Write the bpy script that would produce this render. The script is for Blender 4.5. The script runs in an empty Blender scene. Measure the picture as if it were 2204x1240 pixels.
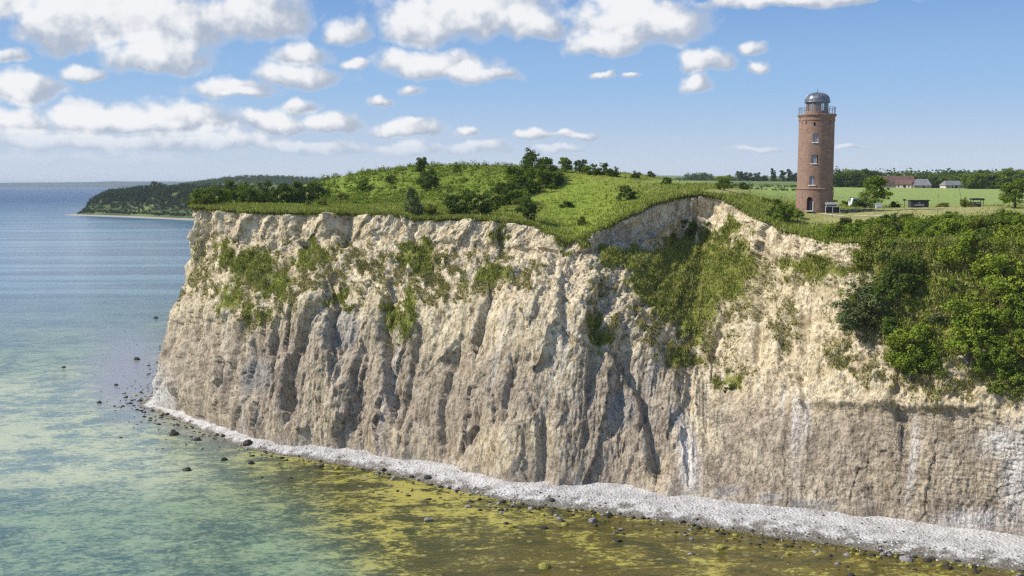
import bpy, bmesh, math, random
import numpy as np
from math import radians, sin, cos, pi

# ------------------------------------------------------------------ camera
scene = bpy.context.scene
CAMZ = 47.0
PITCH = math.atan(225 / 2204)
cam = bpy.data.cameras.new("camera")
cam.sensor_width = 36.0
cam.lens = 36.0
cam.clip_start = 1.0
cam.clip_end = 80000.0
camo = bpy.data.objects.new("camera", cam)
scene.collection.objects.link(camo)
camo.location = (0, 0, CAMZ)
camo.rotation_euler = (pi / 2 - PITCH, 0, 0)
scene.camera = camo

# ------------------------------------------------------------------ light
SUN_AZ = radians(-93)      # compass style, 0 = away from the viewer (+y), negative = to the left
SUN_EL = radians(42)
SUN_STRENGTH = 4.7
SKY_STRENGTH = 0.14
EXPOSURE = 0.15

sun = bpy.data.lights.new("sun", 'SUN')
sun.energy = SUN_STRENGTH
sun.angle = radians(0.5)
sun.color = (1.0, 0.94, 0.84)
suno = bpy.data.objects.new("sun", sun)
scene.collection.objects.link(suno)
suno.rotation_euler = (pi / 2 - SUN_EL, 0, pi - SUN_AZ)
suno.location = (-150, -20, 200)

scene.view_settings.view_transform = 'Standard'
scene.view_settings.look = 'None'
scene.view_settings.gamma = 1.0
scene.view_settings.use_curve_mapping = False
scene.view_settings.exposure = EXPOSURE
scene.cycles.use_denoising = False
scene.cycles.filter_width = 1.3
scene.cycles.max_bounces = 5
scene.cycles.diffuse_bounces = 2
scene.cycles.adaptive_threshold = 0.017
scene.cycles.glossy_bounces = 2
scene.cycles.transmission_bounces = 3
scene.cycles.transparent_max_bounces = 6
scene.cycles.volume_bounces = 0
scene.cycles.caustics_reflective = False
scene.cycles.caustics_refractive = False


# pixel of the photograph (2204 x 1240) <-> point of the place
def ray(px, py):
    a = (np.asarray(px, float) - 1102) / 2204
    c = -(np.asarray(py, float) - 620) / 2204
    return a, cos(PITCH) + c * sin(PITCH), -sin(PITCH) + c * cos(PITCH)


def at_depth(px, py, y):
    a, dy, dz = ray(px, py)
    s = np.asarray(y, float) / dy
    return np.stack(np.broadcast_arrays(a * s, dy * s, CAMZ + dz * s), -1)


def at_height(px, py, z):
    a, dy, dz = ray(px, py)
    s = (np.asarray(z, float) - CAMZ) / dz
    return np.stack(np.broadcast_arrays(a * s, dy * s, CAMZ + dz * s), -1)


def project(P):
    x, y, z = P[..., 0], P[..., 1], P[..., 2] - CAMZ
    f = y * cos(PITCH) - z * sin(PITCH)
    u = y * sin(PITCH) + z * cos(PITCH)
    return 1102 + 2204 * x / f, 620 - 2204 * u / f


# ------------------------------------------------------------------ node helper
class NT:
    def __init__(self, tree):
        self.t = tree
        self.n = tree.nodes
        self.l = tree.links

    def node(self, typ, **kw):
        n = self.n.new(typ)
        for k, v in kw.items():
            setattr(n, k, v)
        return n

    def put(self, inp, v):
        if isinstance(v, bpy.types.NodeSocket):
            self.l.new(v, inp)
        elif v is not None:
            inp.default_value = v

    def math(self, op, a, b=None, c=None, clamp=False):
        n = self.node('ShaderNodeMath', operation=op, use_clamp=clamp)
        self.put(n.inputs[0], a)
        self.put(n.inputs[1], b)
        self.put(n.inputs[2], c)
        return n.outputs[0]

    def vec(self, op, a, b=None, c=None):
        n = self.node('ShaderNodeVectorMath', operation=op)
        self.put(n.inputs[0], a)
        self.put(n.inputs[1], b)
        self.put(n.inputs[2], c)
        return n.outputs[1] if op in ('LENGTH', 'DOT_PRODUCT', 'DISTANCE') else n.outputs[0]

    def mix(self, f, a, b, blend='MIX'):
        n = self.node('ShaderNodeMix', data_type='RGBA', blend_type=blend)
        n.clamp_factor = True
        self.put(n.inputs[0], f)
        self.put(n.inputs[6], a if not isinstance(a, tuple) else (*a[:3], 1))
        self.put(n.inputs[7], b if not isinstance(b, tuple) else (*b[:3], 1))
        return n.outputs[2]

    def noise(self, vec, scale, detail=4.0, rough=0.55, dist=0.0, out=0):
        n = self.node('ShaderNodeTexNoise')
        self.put(n.inputs['Vector'], vec)
        self.put(n.inputs['Scale'], scale)
        n.inputs['Detail'].default_value = detail
        n.inputs['Roughness'].default_value = rough
        n.inputs['Distortion'].default_value = dist
        return n.outputs[out]

    def smooth(self, v, lo, hi, a=0.0, b=1.0):
        n = self.node('ShaderNodeMapRange', interpolation_type='SMOOTHSTEP')
        self.put(n.inputs[0], v)
        for k, q in zip((1, 2, 3, 4), (lo, hi, a, b)):
            self.put(n.inputs[k], q)
        return n.outputs[0]

    def lin(self, v, lo, hi, a=0.0, b=1.0):
        n = self.node('ShaderNodeMapRange')
        self.put(n.inputs[0], v)
        for k, q in zip((1, 2, 3, 4), (lo, hi, a, b)):
            self.put(n.inputs[k], q)
        return n.outputs[0]

    def mapping(self, vec, scale=(1, 1, 1), rot=(0, 0, 0), loc=(0, 0, 0)):
        n = self.node('ShaderNodeMapping')
        self.put(n.inputs[0], vec)
        n.inputs[1].default_value = loc
        n.inputs[2].default_value = rot
        n.inputs[3].default_value = scale
        return n.outputs[0]


# ------------------------------------------------------------------ sky
world = bpy.data.worlds.new("World")
scene.world = world
world.use_nodes = True
world.cycles.sampling_method = 'MANUAL'
world.cycles.sample_map_resolution = 512
w = NT(world.node_tree)
w.n.clear()

# clouds of the photograph: centre and half axes in photograph pixels, turned into directions
CLOUDS = [
    (225, 40, 190, 92), (120, 60, 90, 70), (350, 60, 120, 90), (340, 128, 112, 44), (540, 38, 124, 66), (1010, 36, 205, 66), (905, 70, 90, 46),
    (1150, 62, 80, 40), (1370, 55, 150, 66), (1310, 98, 80, 34), (1445, 62, 74, 36), (930, 142, 130, 36), (1040, 162, 80, 26),
    (640, 166, 96, 30), (650, 118, 70, 30), (500, 194, 86, 26), (525, 205, 60, 12), (45, 195, 78, 36), (35, 265, 72, 38),
    (215, 266, 118, 38), (400, 262, 110, 42), (330, 275, 190, 34), (600, 268, 78, 30), (705, 270, 66, 26), (880, 284, 80, 24),
    (905, 272, 40, 16), (1146, 294, 40, 18), (1210, 294, 36, 14), (1255, 296, 34, 12), (1515, 138, 54, 28), (1500, 181, 40, 20),
    (1612, 109, 36, 17), (1632, 144, 28, 15), (652, 229, 36, 20), (745, 70, 56, 32), (1000, 292, 30, 14), (816, 216, 28, 16),
    (768, 138, 28, 15), (-10, 10, 70, 46), (5, 123, 40, 20), (165, 160, 44, 22), (885, 190, 26, 14), (1720, 4, 220, 18),
    (110, 305, 150, 26), (300, 318, 150, 22), (500, 312, 120, 24), (690, 322, 120, 20), (880, 322, 80, 18), (1030, 322, 80, 16),
    (1200, 325, 60, 12), (60, 345, 150, 16), (330, 350, 200, 14), (1297, 165, 24, 9), (1358, 166, 24, 9), (1640, 318, 60, 9),
    (1830, 320, 40, 7), (1040, 0, 150, 60), (250, -40, 220, 80), (560, -30, 120, 60), (1350, -30, 110, 60),
    (-260, 120, 170, 60), (-420, 240, 150, 40), (2420, 130, 90, 34), (2560, 60, 160, 50), (2700, 240, 120, 30), (-300, -60, 200, 80),
]


def cloud_group():
    g = bpy.data.node_groups.new("cloud_field", 'ShaderNodeTree')
    g.interface.new_socket("uv", in_out='INPUT', socket_type='NodeSocketVector')
    g.interface.new_socket("density", in_out='OUTPUT', socket_type='NodeSocketFloat')
    g.interface.new_socket("lit", in_out='OUTPUT', socket_type='NodeSocketFloat')
    q = NT(g)
    gi = q.node('NodeGroupInput')
    go = q.node('NodeGroupOutput')
    uv0 = gi.outputs[0]
    warp = q.noise(uv0, 26.0, 3.0, 0.5, out=1)
    warp = q.vec('SUBTRACT', warp, (0.5, 0.5, 0.5))
    uv = q.vec('MULTIPLY_ADD', warp, (0.040, 0.024, 0.0), uv0)
    best = lit = None
    for (cx, cy, rx, ry) in CLOUDS:
        a, dy, dz = ray(cx, cy)
        u = math.atan2(a, dy)
        v = math.atan2(dz, math.hypot(a, dy))
        iu, iv = 2204 / rx, 2204 / ry
        d = q.vec('MULTIPLY_ADD', uv, (iu, iv, 0), (-u * iu, -v * iv, 0))
        m = q.vec('MAXIMUM', d, q.vec('MULTIPLY', d, (-1, -1.55, 0)))
        L = q.vec('LENGTH', m)
        best = L if best is None else q.math('MINIMUM', best, L)
        Lb = q.vec('DISTANCE', d, (-0.25, 0.55, 0))
        lit = Lb if lit is None else q.math('MINIMUM', lit, Lb)
    # the same broken cumulus goes on above and beside the picture
    sep = q.node('ShaderNodeSeparateXYZ')
    q.l.new(uv, sep.inputs[0])
    au = q.math('ABSOLUTE', sep.outputs[0])
    outside = q.math('MAXIMUM', q.smooth(au, 0.6, 0.8), q.smooth(sep.outputs[1], 0.22, 0.34))
    gen = q.noise(q.vec('MULTIPLY', uv, (3.2, 5.0, 0)), 1.6, 2.0, 0.5)
    gen = q.lin(gen, 0.45, 0.68, 1.5, 0.3)
    gen = q.math('ADD', gen, q.math('MULTIPLY', q.math('SUBTRACT', 1.0, outside), 4.0))
    best = q.math('MINIMUM', best, gen)
    n1 = q.noise(uv0, 58.0, 6.0, 0.52)
    n2 = q.noise(q.vec('MULTIPLY', uv0, (1, 1.5, 1)), 21.0, 3.0, 0.5)
    f = q.math('SUBTRACT', 1.25, best)
    f = q.math('ADD', f, q.math('MULTIPLY', q.math('SUBTRACT', n1, 0.5), 1.0))
    f = q.math('ADD', f, q.math('MULTIPLY', q.math('SUBTRACT', n2, 0.5), 0.7))
    q.l.new(f, go.inputs[0])
    lit = q.math('SUBTRACT', lit, q.math('MULTIPLY', q.math('SUBTRACT', n1, 0.5), 1.5))
    q.l.new(lit, go.inputs[1])
    return g


cg = cloud_group()
tc = w.node('ShaderNodeTexCoord')
d = w.vec('NORMALIZE', tc.outputs['Generated'])
sp = w.node('ShaderNodeSeparateXYZ')
w.l.new(d, sp.inputs[0])
U = w.math('ARCTAN2', sp.outputs[0], sp.outputs[1])
V = w.math('ARCSINE', sp.outputs[2])
cmb = w.node('ShaderNodeCombineXYZ')
w.l.new(U, cmb.inputs[0])
w.l.new(V, cmb.inputs[1])
UV = cmb.outputs[0]


def field(off):
    n = w.node('ShaderNodeGroup')
    n.node_tree = cg
    w.put(n.inputs[0], w.vec('ADD', UV, off) if off else UV)
    return n.outputs[0], n.outputs[1]


f0, lit0 = field(None)
sky = w.node('ShaderNodeTexSky', sky_type='NISHITA')
sky.sun_disc = False
sky.sun_elevation = SUN_EL
sky.sun_rotation = SUN_AZ
sky.altitude = 0.0
sky.air_density = 1.0
sky.dust_density = 0.25
sky.ozone_density = 2.0
# clear maritime air: bluer overhead, pale at the horizon
tint = w.mix(w.smooth(V, 0.0, 0.5), (0.72, 0.95, 1.45), (0.75, 0.95, 1.2))
skyc = w.mix(1.0, sky.outputs[0], tint, 'MULTIPLY')
SS = 1.0 / SKY_STRENGTH
air = w.mix(w.smooth(V, 0.0, 0.10), (0.53 * SS, 0.60 * SS, 0.70 * SS), (0.30 * SS, 0.48 * SS, 0.73 * SS))
air = w.mix(w.smooth(V, 0.07, 0.22), air, (0.145 * SS, 0.30 * SS, 0.61 * SS))
skyc = w.mix(w.smooth(V, 0.15, 0.6), air, skyc)
bg = w.node('ShaderNodeBackground')
w.l.new(skyc, bg.inputs[0])
bg.inputs[1].default_value = SKY_STRENGTH
dens = w.smooth(f0, 0.0, 0.6)
# low clouds melt into the haze
dens = w.math('MULTIPLY', dens, w.smooth(V, 0.012, 0.055, 0.0, 0.96))
shade = w.smooth(lit0, 0.35, 1.15)
edge = w.smooth(f0, 0.0, 0.5, 0.45, 1.0)
ccol = w.mix(w.math('MULTIPLY', shade, edge), (0.83, 0.835, 0.845), (0.40, 0.455, 0.55))
cbg = w.node('ShaderNodeBackground')
w.l.new(ccol, cbg.inputs[0])
cbg.inputs[1].default_value = 1.0
ms = w.node('ShaderNodeMixShader')
w.l.new(dens, ms.inputs[0])
w.l.new(bg.outputs[0], ms.inputs[1])
w.l.new(cbg.outputs[0], ms.inputs[2])
wo = w.node('ShaderNodeOutputWorld')
w.l.new(ms.outputs[0], wo.inputs[0])

# ------------------------------------------------------------------ numpy noise
_rs = np.random.RandomState(7)
_perm = _rs.permutation(256)
_perm = np.concatenate([_perm, _perm, _perm])
_grad = _rs.normal(size=(256, 3))
_grad /= np.linalg.norm(_grad, axis=1)[:, None]


def pn(x, y, z=0.0):
    """gradient noise, about -0.7..0.7"""
    x, y, z = np.broadcast_arrays(np.asarray(x, float), np.asarray(y, float), np.asarray(z, float))
    xi, yi, zi = np.floor(x), np.floor(y), np.floor(z)
    xf, yf, zf = x - xi, y - yi, z - zi
    X, Y, Z = xi.astype(int) & 255, yi.astype(int) & 255, zi.astype(int) & 255
    u, v, s = (t * t * t * (t * (t * 6 - 15) + 10) for t in (xf, yf, zf))

    def g(dx, dy, dz):
        h = _perm[_perm[_perm[(X + dx) & 255] + ((Y + dy) & 255)] + ((Z + dz) & 255)]
        G = _grad[h]
        return G[..., 0] * (xf - dx) + G[..., 1] * (yf - dy) + G[..., 2] * (zf - dz)
    L = lambda a, b, t: a + t * (b - a)
    return L(L(L(g(0, 0, 0), g(1, 0, 0), u), L(g(0, 1, 0), g(1, 1, 0), u), v),
             L(L(g(0, 0, 1), g(1, 0, 1), u), L(g(0, 1, 1), g(1, 1, 1), u), v), s)


def fbm(x, y, z=0.0, o=4, gain=0.5):
    r, a, f = 0.0, 1.0, 1.0
    for k in range(o):
        r = r + a * pn(x * f + 17.3 * k, y * f + 5.1 * k, np.asarray(z) * f + 3.7 * k)
        a *= gain
        f *= 2.03
    return r


def ridged(x, y, z=0.0, o=3, gain=0.5):
    r, a, f = 0.0, 1.0, 1.0
    for k in range(o):
        r = r + a * (1 - 2.2 * np.abs(pn(x * f + 11.3 * k, y * f + 7.7 * k, np.asarray(z) * f + 2.9 * k)))
        a *= gain
        f *= 2.1
    return r


_rnd = _rs.uniform(-1, 1, (256, 5))


def facets(x, y, seed=0, tilt=0.5):
    """broken plates: every cell its own level and tilt, sharp edges between them"""
    xi, yi = np.floor(x).astype(int), np.floor(y).astype(int)
    best = np.full(x.shape, 1e9)
    out_ = np.zeros(x.shape)
    for dx in (-1, 0, 1):
        for dy in (-1, 0, 1):
            h = _perm[_perm[(xi + dx + seed * 31) & 255] + ((yi + dy) & 255)]
            r = _rnd[h]
            ox, oy = x - (xi + dx + 0.5 + 0.45 * r[..., 0]), y - (yi + dy + 0.5 + 0.45 * r[..., 1])
            d2 = ox * ox + oy * oy
            m_ = d2 < best
            best = np.where(m_, d2, best)
            out_ = np.where(m_, 0.5 * r[..., 2] + tilt * 2 * (r[..., 3] * ox + r[..., 4] * oy), out_)
    return out_


def blur(A, n, axis=0):
    if n < 1:
        return A
    k = np.hanning(2 * n + 3)[1:-1]
    k /= k.sum()
    A = np.moveaxis(np.asarray(A, float), axis, 0)
    P = np.concatenate([np.repeat(A[:1], n, 0), A, np.repeat(A[-1:], n, 0)])
    out = sum(k[i] * P[i:i + len(A)] for i in range(2 * n + 1))
    return np.moveaxis(out, 0, axis)


def sstep(x, a, b):
    t = np.clip((x - a) / (b - a), 0, 1)
    return t * t * (3 - 2 * t)


# ------------------------------------------------------------------ mesh helpers
COL = scene.collection


def new_mesh(name, V, F, mats=(), smooth=False, col=None, mi=None):
    V = np.ascontiguousarray(V, np.float32).reshape(-1, 3)
    F = np.ascontiguousarray(F, np.int32)
    k = F.shape[1]
    me = bpy.data.meshes.new(name)
    me.vertices.add(len(V))
    me.vertices.foreach_set("co", V.ravel())
    me.loops.add(F.size)
    me.loops.foreach_set("vertex_index", F.ravel())
    me.polygons.add(len(F))
    me.polygons.foreach_set("loop_start", np.arange(0, F.size, k, dtype=np.int32))
    me.polygons.foreach_set("loop_total", np.full(len(F), k, np.int32))
    if smooth:
        me.polygons.foreach_set("use_smooth", np.ones(len(F), bool))
    for m in mats:
        me.materials.append(m)
    if mi is not None:
        me.polygons.foreach_set("material_index", np.asarray(mi, np.int32))
    for an, arr in (col or {}).items():
        at = me.attributes.new(an, 'FLOAT_COLOR', 'POINT')
        at.data.foreach_set("color", np.ascontiguousarray(arr, np.float32).ravel())
    me.update(calc_edges=True)
    return me


def grid_faces(nr, nc):
    i = np.arange(nr - 1)[:, None] * nc + np.arange(nc - 1)[None]
    return np.stack([i, i + 1, i + nc + 1, i + nc], -1).reshape(-1, 4)


def obj(name, me, parent=None):
    o = bpy.data.objects.new(name, me)
    COL.objects.link(o)
    if parent is not None:
        o.parent = parent
    return o


def tag(o, label=None, cat=None, group=None, kind=None):
    if label:
        o["label"] = label
    if cat:
        o["category"] = cat
    if group:
        o["group"] = group
    if kind:
        o["kind"] = kind
    return o


def empty(name, loc, rz=0.0, sc=None):
    o = bpy.data.objects.new(name, None)
    COL.objects.link(o)
    o.location = loc
    o.rotation_euler = (0, 0, rz)
    if sc is not None:
        o.scale = sc
    return o


class MB:
    """collects simple shapes and links them as one mesh"""

    def __init__(self):
        self.v, self.f = [], []

    def add(self, V, F):
        b = len(self.v)
        self.v += [tuple(p) for p in V]
        self.f += [tuple(i + b for i in q) for q in F]
        return self

    def box(self, c, s, rz=0.0, tilt=0.0):
        cx, cy, cz = c
        V = []
        for dz in (-.5, .5):
            for dx, dy in ((-.5, -.5), (.5, -.5), (.5, .5), (-.5, .5)):
                x, y, z = dx * s[0], dy * s[1], dz * s[2]
                y, z = y * cos(tilt) - z * sin(tilt), y * sin(tilt) + z * cos(tilt)
                V.append((cx + x * cos(rz) - y * sin(rz), cy + x * sin(rz) + y * cos(rz), cz + z))
        return self.add(V, [(3, 2, 1, 0), (4, 5, 6, 7), (0, 1, 5, 4), (1, 2, 6, 5), (2, 3, 7, 6), (3, 0, 4, 7)])

    def tube(self, p, q, r0, r1, n=7, caps=True):
        p, q = np.array(p, float), np.array(q, float)
        d = q - p
        d /= np.linalg.norm(d)
        a = np.cross(d, (0, 0, 1) if abs(d[2]) < .9 else (1, 0, 0))
        a /= np.linalg.norm(a)
        b = np.cross(d, a)
        V = [p + r0 * (a * cos(t) + b * sin(t)) for t in np.arange(n) * 2 * pi / n] + \
            [q + r1 * (a * cos(t) + b * sin(t)) for t in np.arange(n) * 2 * pi / n]
        F = [(i, (i + 1) % n, n + (i + 1) % n, n + i) for i in range(n)]
        if caps:
            F += [tuple(range(n))[::-1], tuple(range(n, 2 * n))]
        return self.add(V, F)

    def lathe(self, prof, n=48, th0=0.0, th1=2 * pi):
        full = abs(th1 - th0 - 2 * pi) < 1e-6
        m = n if full else n + 1
        V, F = [], []
        for r, z in prof:
            for i in range(m):
                t = th0 + (th1 - th0) * i / n
                V.append((r * sin(t), -r * cos(t), z))
        for j in range(len(prof) - 1):
            for i in range(n):
                k = (i + 1) % m
                F.append((j * m + i, j * m + k, (j + 1) * m + k, (j + 1) * m + i))
        return self.add(V, F)

    def mesh(self, name, mat, smooth=False):
        me = bpy.data.meshes.new(name)
        me.from_pydata(self.v, [], self.f)
        me.materials.append(mat)
        if smooth:
            me.polygons.foreach_set("use_smooth", np.ones(len(me.polygons), bool))
        me.update()
        return me

    def build(self, name, mat, parent=None, smooth=False):
        return obj(name, self.mesh(name, mat, smooth), parent)


# ------------------------------------------------------------------ materials
def mat_new(name):
    m = bpy.data.materials.new(name)
    m.use_nodes = True
    t = NT(m.node_tree)
    t.n.clear()
    out = t.node('ShaderNodeOutputMaterial')
    return m, t, out


def principled(t, out, color, rough=0.8, spec=0.3, normal=None, metal=0.0):
    b = t.node('ShaderNodeBsdfPrincipled')
    t.put(b.inputs['Base Color'], color if not isinstance(color, tuple) else (*color[:3], 1))
    t.put(b.inputs['Roughness'], rough)
    t.put(b.inputs['Specular IOR Level'], spec)
    t.put(b.inputs['Metallic'], metal)
    if normal is not None:
        t.l.new(normal, b.inputs['Normal'])
    t.l.new(b.outputs[0], out.inputs[0])
    return b


def bump(t, h, strength=0.5, dist=0.1):
    b = t.node('ShaderNodeBump')
    t.put(b.inputs['Strength'], strength)
    t.put(b.inputs['Distance'], dist)
    t.l.new(h, b.inputs['Height'])
    return b.outputs[0]


def pos(t):
    return t.node('ShaderNodeNewGeometry').outputs['Position']


def attr(t, name):
    a = t.node('ShaderNodeAttribute', attribute_name=name)
    s = t.node('ShaderNodeSeparateColor')
    t.l.new(a.outputs['Color'], s.inputs[0])
    return s.outputs[0], s.outputs[1], s.outputs[2], a.outputs['Alpha']


def plain(name, c, rough=0.75, var=0.25, scale=3.0, metal=0.0, spec=0.3):
    m, t, out = mat_new(name)
    n = t.noise(t.node('ShaderNodeTexCoord').outputs['Object'], scale, 5.0, 0.6)
    colr = t.mix(t.lin(n, 0.3, 0.7), tuple(x * (1 - var) for x in c), tuple(min(1, x * (1 + var)) for x in c))
    principled(t, out, colr, rough, spec, bump(t, n, 0.2, 0.02), metal)
    return m


def leaf_mat(name, dark, light, transl=0.2, nscale=0.35):
    m, t, out = mat_new(name)
    g = t.node('ShaderNodeNewGeometry')
    oi = t.node('ShaderNodeObjectInfo')
    n = t.noise(g.outputs['Position'], nscale, 3.0, 0.6)
    f = t.math('ADD', t.math('MULTIPLY', g.outputs['Random Per Island'], 0.55), t.lin(n, 0.3, 0.7, 0.0, 0.5))
    f = t.math('ADD', f, t.math('MULTIPLY', t.math('SUBTRACT', oi.outputs['Random'], 0.5), 0.25))
    c = t.mix(f, dark, light)
    d = t.node('ShaderNodeBsdfDiffuse')
    t.l.new(c, d.inputs[0])
    tr = t.node('ShaderNodeBsdfTranslucent')
    t.l.new(t.mix(0.5, c, (light[0] * 1.2, light[1] * 1.15, light[2] * 0.5)), tr.inputs[0])
    mx = t.node('ShaderNodeMixShader')
    mx.inputs[0].default_value = transl
    t.l.new(d.outputs[0], mx.inputs[1])
    t.l.new(tr.outputs[0], mx.inputs[2])
    t.l.new(mx.outputs[0], out.inputs[0])
    return m


LEAF = {
    'dark': leaf_mat('leaf_dark', (0.045, 0.07, 0.016), (0.15, 0.205, 0.045)),
    'mid': leaf_mat('leaf_mid', (0.07, 0.115, 0.015), (0.235, 0.305, 0.05)),
    'bright': leaf_mat('leaf_bright', (0.115, 0.17, 0.018), (0.31, 0.38, 0.055)),
    'grey': leaf_mat('leaf_grey', (0.065, 0.09, 0.033), (0.20, 0.235, 0.095)),
    'olive': leaf_mat('leaf_olive', (0.09, 0.105, 0.022), (0.25, 0.26, 0.055)),
    'wood': leaf_mat('leaf_wood', (0.016, 0.03, 0.014), (0.062, 0.09, 0.03), nscale=0.03),
    'far': leaf_mat('leaf_far', (0.04, 0.068, 0.022), (0.125, 0.175, 0.045), nscale=0.08),
    'grass': leaf_mat('grass_blades', (0.16, 0.19, 0.03), (0.34, 0.375, 0.08), nscale=0.12),
    'dry': leaf_mat('dry_grass', (0.22, 0.19, 0.07), (0.48, 0.42, 0.19), nscale=0.2),
}
BARK = plain('bark', (0.11, 0.085, 0.06), 0.9, 0.4, 6.0)


# ------------------------------------------------------------------ the cliff
def I(pts, x):
    pts = sorted(pts)
    return np.interp(x, [p[0] for p in pts], [p[1] for p in pts])


TOP = [(418, 447, 228), (470, 450, 224), (520, 455, 219), (560, 457, 215), (700, 459, 208), (860, 463, 202), (900, 472, 199), (1000, 471, 197),
       (1100, 478, 194), (1150, 484, 192), (1190, 508, 189), (1215, 521, 187), (1245, 520, 187), (1275, 501, 189), (1340, 467, 193),
       (1400, 440, 198), (1460, 423, 202), (1510, 417, 203), (1560, 426, 198), (1620, 458, 189), (1700, 497, 176), (1760, 512, 168),
       (1810, 524, 160), (1900, 522, 152), (2000, 522, 146), (2204, 526, 132), (2400, 532, 120)]
FOOT = [(345, 866), (385, 877), (430, 893), (490, 914), (560, 938), (640, 950), (720, 958), (800, 965), (930, 988), (1010, 1008), (1100, 1030), (1200, 1036),
        (1340, 1038), (1400, 1052), (1480, 1065), (1600, 1080), (1740, 1095), (1900, 1110), (2010, 1128), (2130, 1142), (2204, 1152), (2400, 1178)]
WATER = [(296, 872), (360, 897), (440, 928), (520, 964), (600, 979), (700, 994), (800, 1012), (900, 1036), (1000, 1060), (1100, 1080), (1200, 1093),
         (1300, 1107), (1400, 1118), (1500, 1132), (1600, 1147), (1700, 1160), (1800, 1173), (1900, 1189), (2000, 1205), (2100, 1218), (2204, 1231), (2400, 1262)]
MID = [(385, 655), (450, 655), (520, 648), (600, 655), (700, 655), (800, 660), (900, 655), (1000, 655), (1100, 645), (1200, 650), (1300, 680), (1400, 730),
       (1480, 790), (1560, 815), (1650, 815), (1700, 840), (1800, 860), (1900, 872), (2000, 880), (2204, 892), (2400, 900)]
SCARP = [(425, 585), (450, 530), (480, 508), (520, 530), (600, 546), (680, 520), (760, 518), (870, 512), (920, 532), (1000, 532), (1100, 548), (1180, 552),
         (1240, 556), (1300, 528), (1380, 526), (1440, 522), (1500, 502), (1560, 522), (1620, 556), (1700, 562), (1800, 562), (1900, 565), (2204, 570), (2400, 575)]

NC, NB, NR = 1120, 110, 330
px = np.linspace(419, 2330, NC)
wl = np.clip((640 - px) / 220, 0, 1) ** 2          # left end: contours fan out round the headland
sm = 9
pT = np.stack([px, blur(I([(a, b) for a, b, c in TOP], px), 5), blur(I([(a, c) for a, b, c in TOP], px), 18)])
T = at_depth(pT[0], pT[1], pT[2])
pxF = px - 30 * wl - 44 * wl ** 3
Fp = at_height(pxF, blur(I(FOOT, pxF), sm), 1.3)
pxW = px - 122 * wl
Wp = at_height(pxW, blur(I(WATER, pxW), sm), 0.0)
pxM = px - 30 * wl
fM = 0.36 + 0 * px
M = at_depth(pxM, blur(I(MID, pxM), sm), Fp[:, 1] + fM * (T[:, 1] - Fp[:, 1]))
fS = 0.93 + 0.05 * sstep(px, 1255, 1310) * (1 - sstep(px, 1500, 1560))
S = at_depth(px + 3 * wl, blur(I(SCARP, px), sm), Fp[:, 1] + fS * (T[:, 1] - Fp[:, 1]))
# round the headland and back, out of sight of the photograph
tb = np.linspace(1, 0, NB + 1)[:-1, None]


def back(P0, dx, z):
    e1 = np.array([P0[0] - 5 + dx * .3, P0[1] + 30, z])
    e2 = np.array([P0[0] - 38 + dx, P0[1] + 125, z])
    return (1 - tb) ** 2 * P0 + 2 * tb * (1 - tb) * e1 + tb ** 2 * e2


rows = []
for P, dx, z in ((Wp, 10, 0.0), (Fp, 4, 1.3), (M, 2, None), (S, 2, None), (T, 4, None)):
    B = back(P[0], dx, P[0][2] if z is None else z)
    rows.append(np.concatenate([B, P]))
Wp, Fp, M, S, T = rows
NCC = NC + NB
low = Fp.copy()
low[:, 2] = -1.5
low[:, 1] -= 0.8
K = np.stack([low, Fp, M, S, T])                 # 5 x NCC x 3
kv = np.array([0.0, 0.06, 0.52, 0.82, 1.0])
v = np.linspace(0, 1, NR)
j = np.clip(np.searchsorted(kv, v, side='right') - 1, 0, 3)
tt = ((v - kv[j]) / (kv[j + 1] - kv[j]))[:, None, None]
C = K[j] * (1 - tt) + K[j + 1] * tt
C[4:-1] = blur(C, 11, 0)[4:-1]
# outward normals of the smooth form
du = np.gradient(C, axis=1)
dv = np.gradient(C, axis=0)
N = np.cross(du, dv)
N = blur(blur(N, 14, 1), 8, 0)
N /= np.linalg.norm(N, axis=2)[..., None]
s_len = np.concatenate([[0], np.cumsum(np.linalg.norm(np.diff(C[NR // 2], axis=0), axis=1))])
Sg = np.broadcast_to(s_len[None], (NR, NCC))
Hg = C[..., 2]
PX, PY = project(C)
VV = np.broadcast_to(v[:, None], (NR, NCC))
wobble = fbm(Sg / 40, Hg / 40, 3.0, 2) * 5
lower = 1 - sstep(VV, 0.46, 0.56)
scarp = sstep(VV, 0.80, 0.86)
midz = (1 - lower) * (1 - scarp)
right = sstep(PX, 1430, 1540)
plain_face = lower * right                          # the smooth right-hand face
Hm = M[None, :, 2]
sh = Sg - 0.22 * Hg * (1 - 0.8 * right) - 0.45 * np.maximum(0, Hg - Hm) * (1 - 0.7 * right) + wobble     # ridges lean as in the photograph
leftz = 1 - sstep(PX + 5 * wobble, 800, 980)

Dp = np.zeros_like(Sg)
amp = lower * (0.62 * leftz + 0.14 * (1 - leftz) * (1 - right) + 0.08 * right) + 0.45 * midz + 0.2 * scarp
Dp += (lower * (1 - 0.7 * right) + 0.5 * midz + 0.2 * scarp) * (0.9 + 1.0 * leftz) * (ridged(sh / 24, Hg / 70, 1.0, 2) - 0.4)
sw = sh + 9 * fbm(Sg / 26, Hg / 20, 141.0, 3)
Dp += amp * 0.95 * (ridged(sw / 8.5, Hg / 26, 5.0, 3) - 0.5) * sstep(fbm(Sg / 16, Hg / 14, 8.0, 2), -0.25, 0.35)
Dp += amp * 0.4 * (ridged(sw / 2.6, Hg / 10, 9.0, 2) - 0.5) * sstep(fbm(Sg / 9, Hg / 9, 12.0, 2), -0.2, 0.35)
Dp += (midz * 0.85 + scarp * 0.3) * fbm(C[..., 0] / 3.2, C[..., 1] / 3.2, C[..., 2] / 2.4, 4, 0.6) * 1.3
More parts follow.
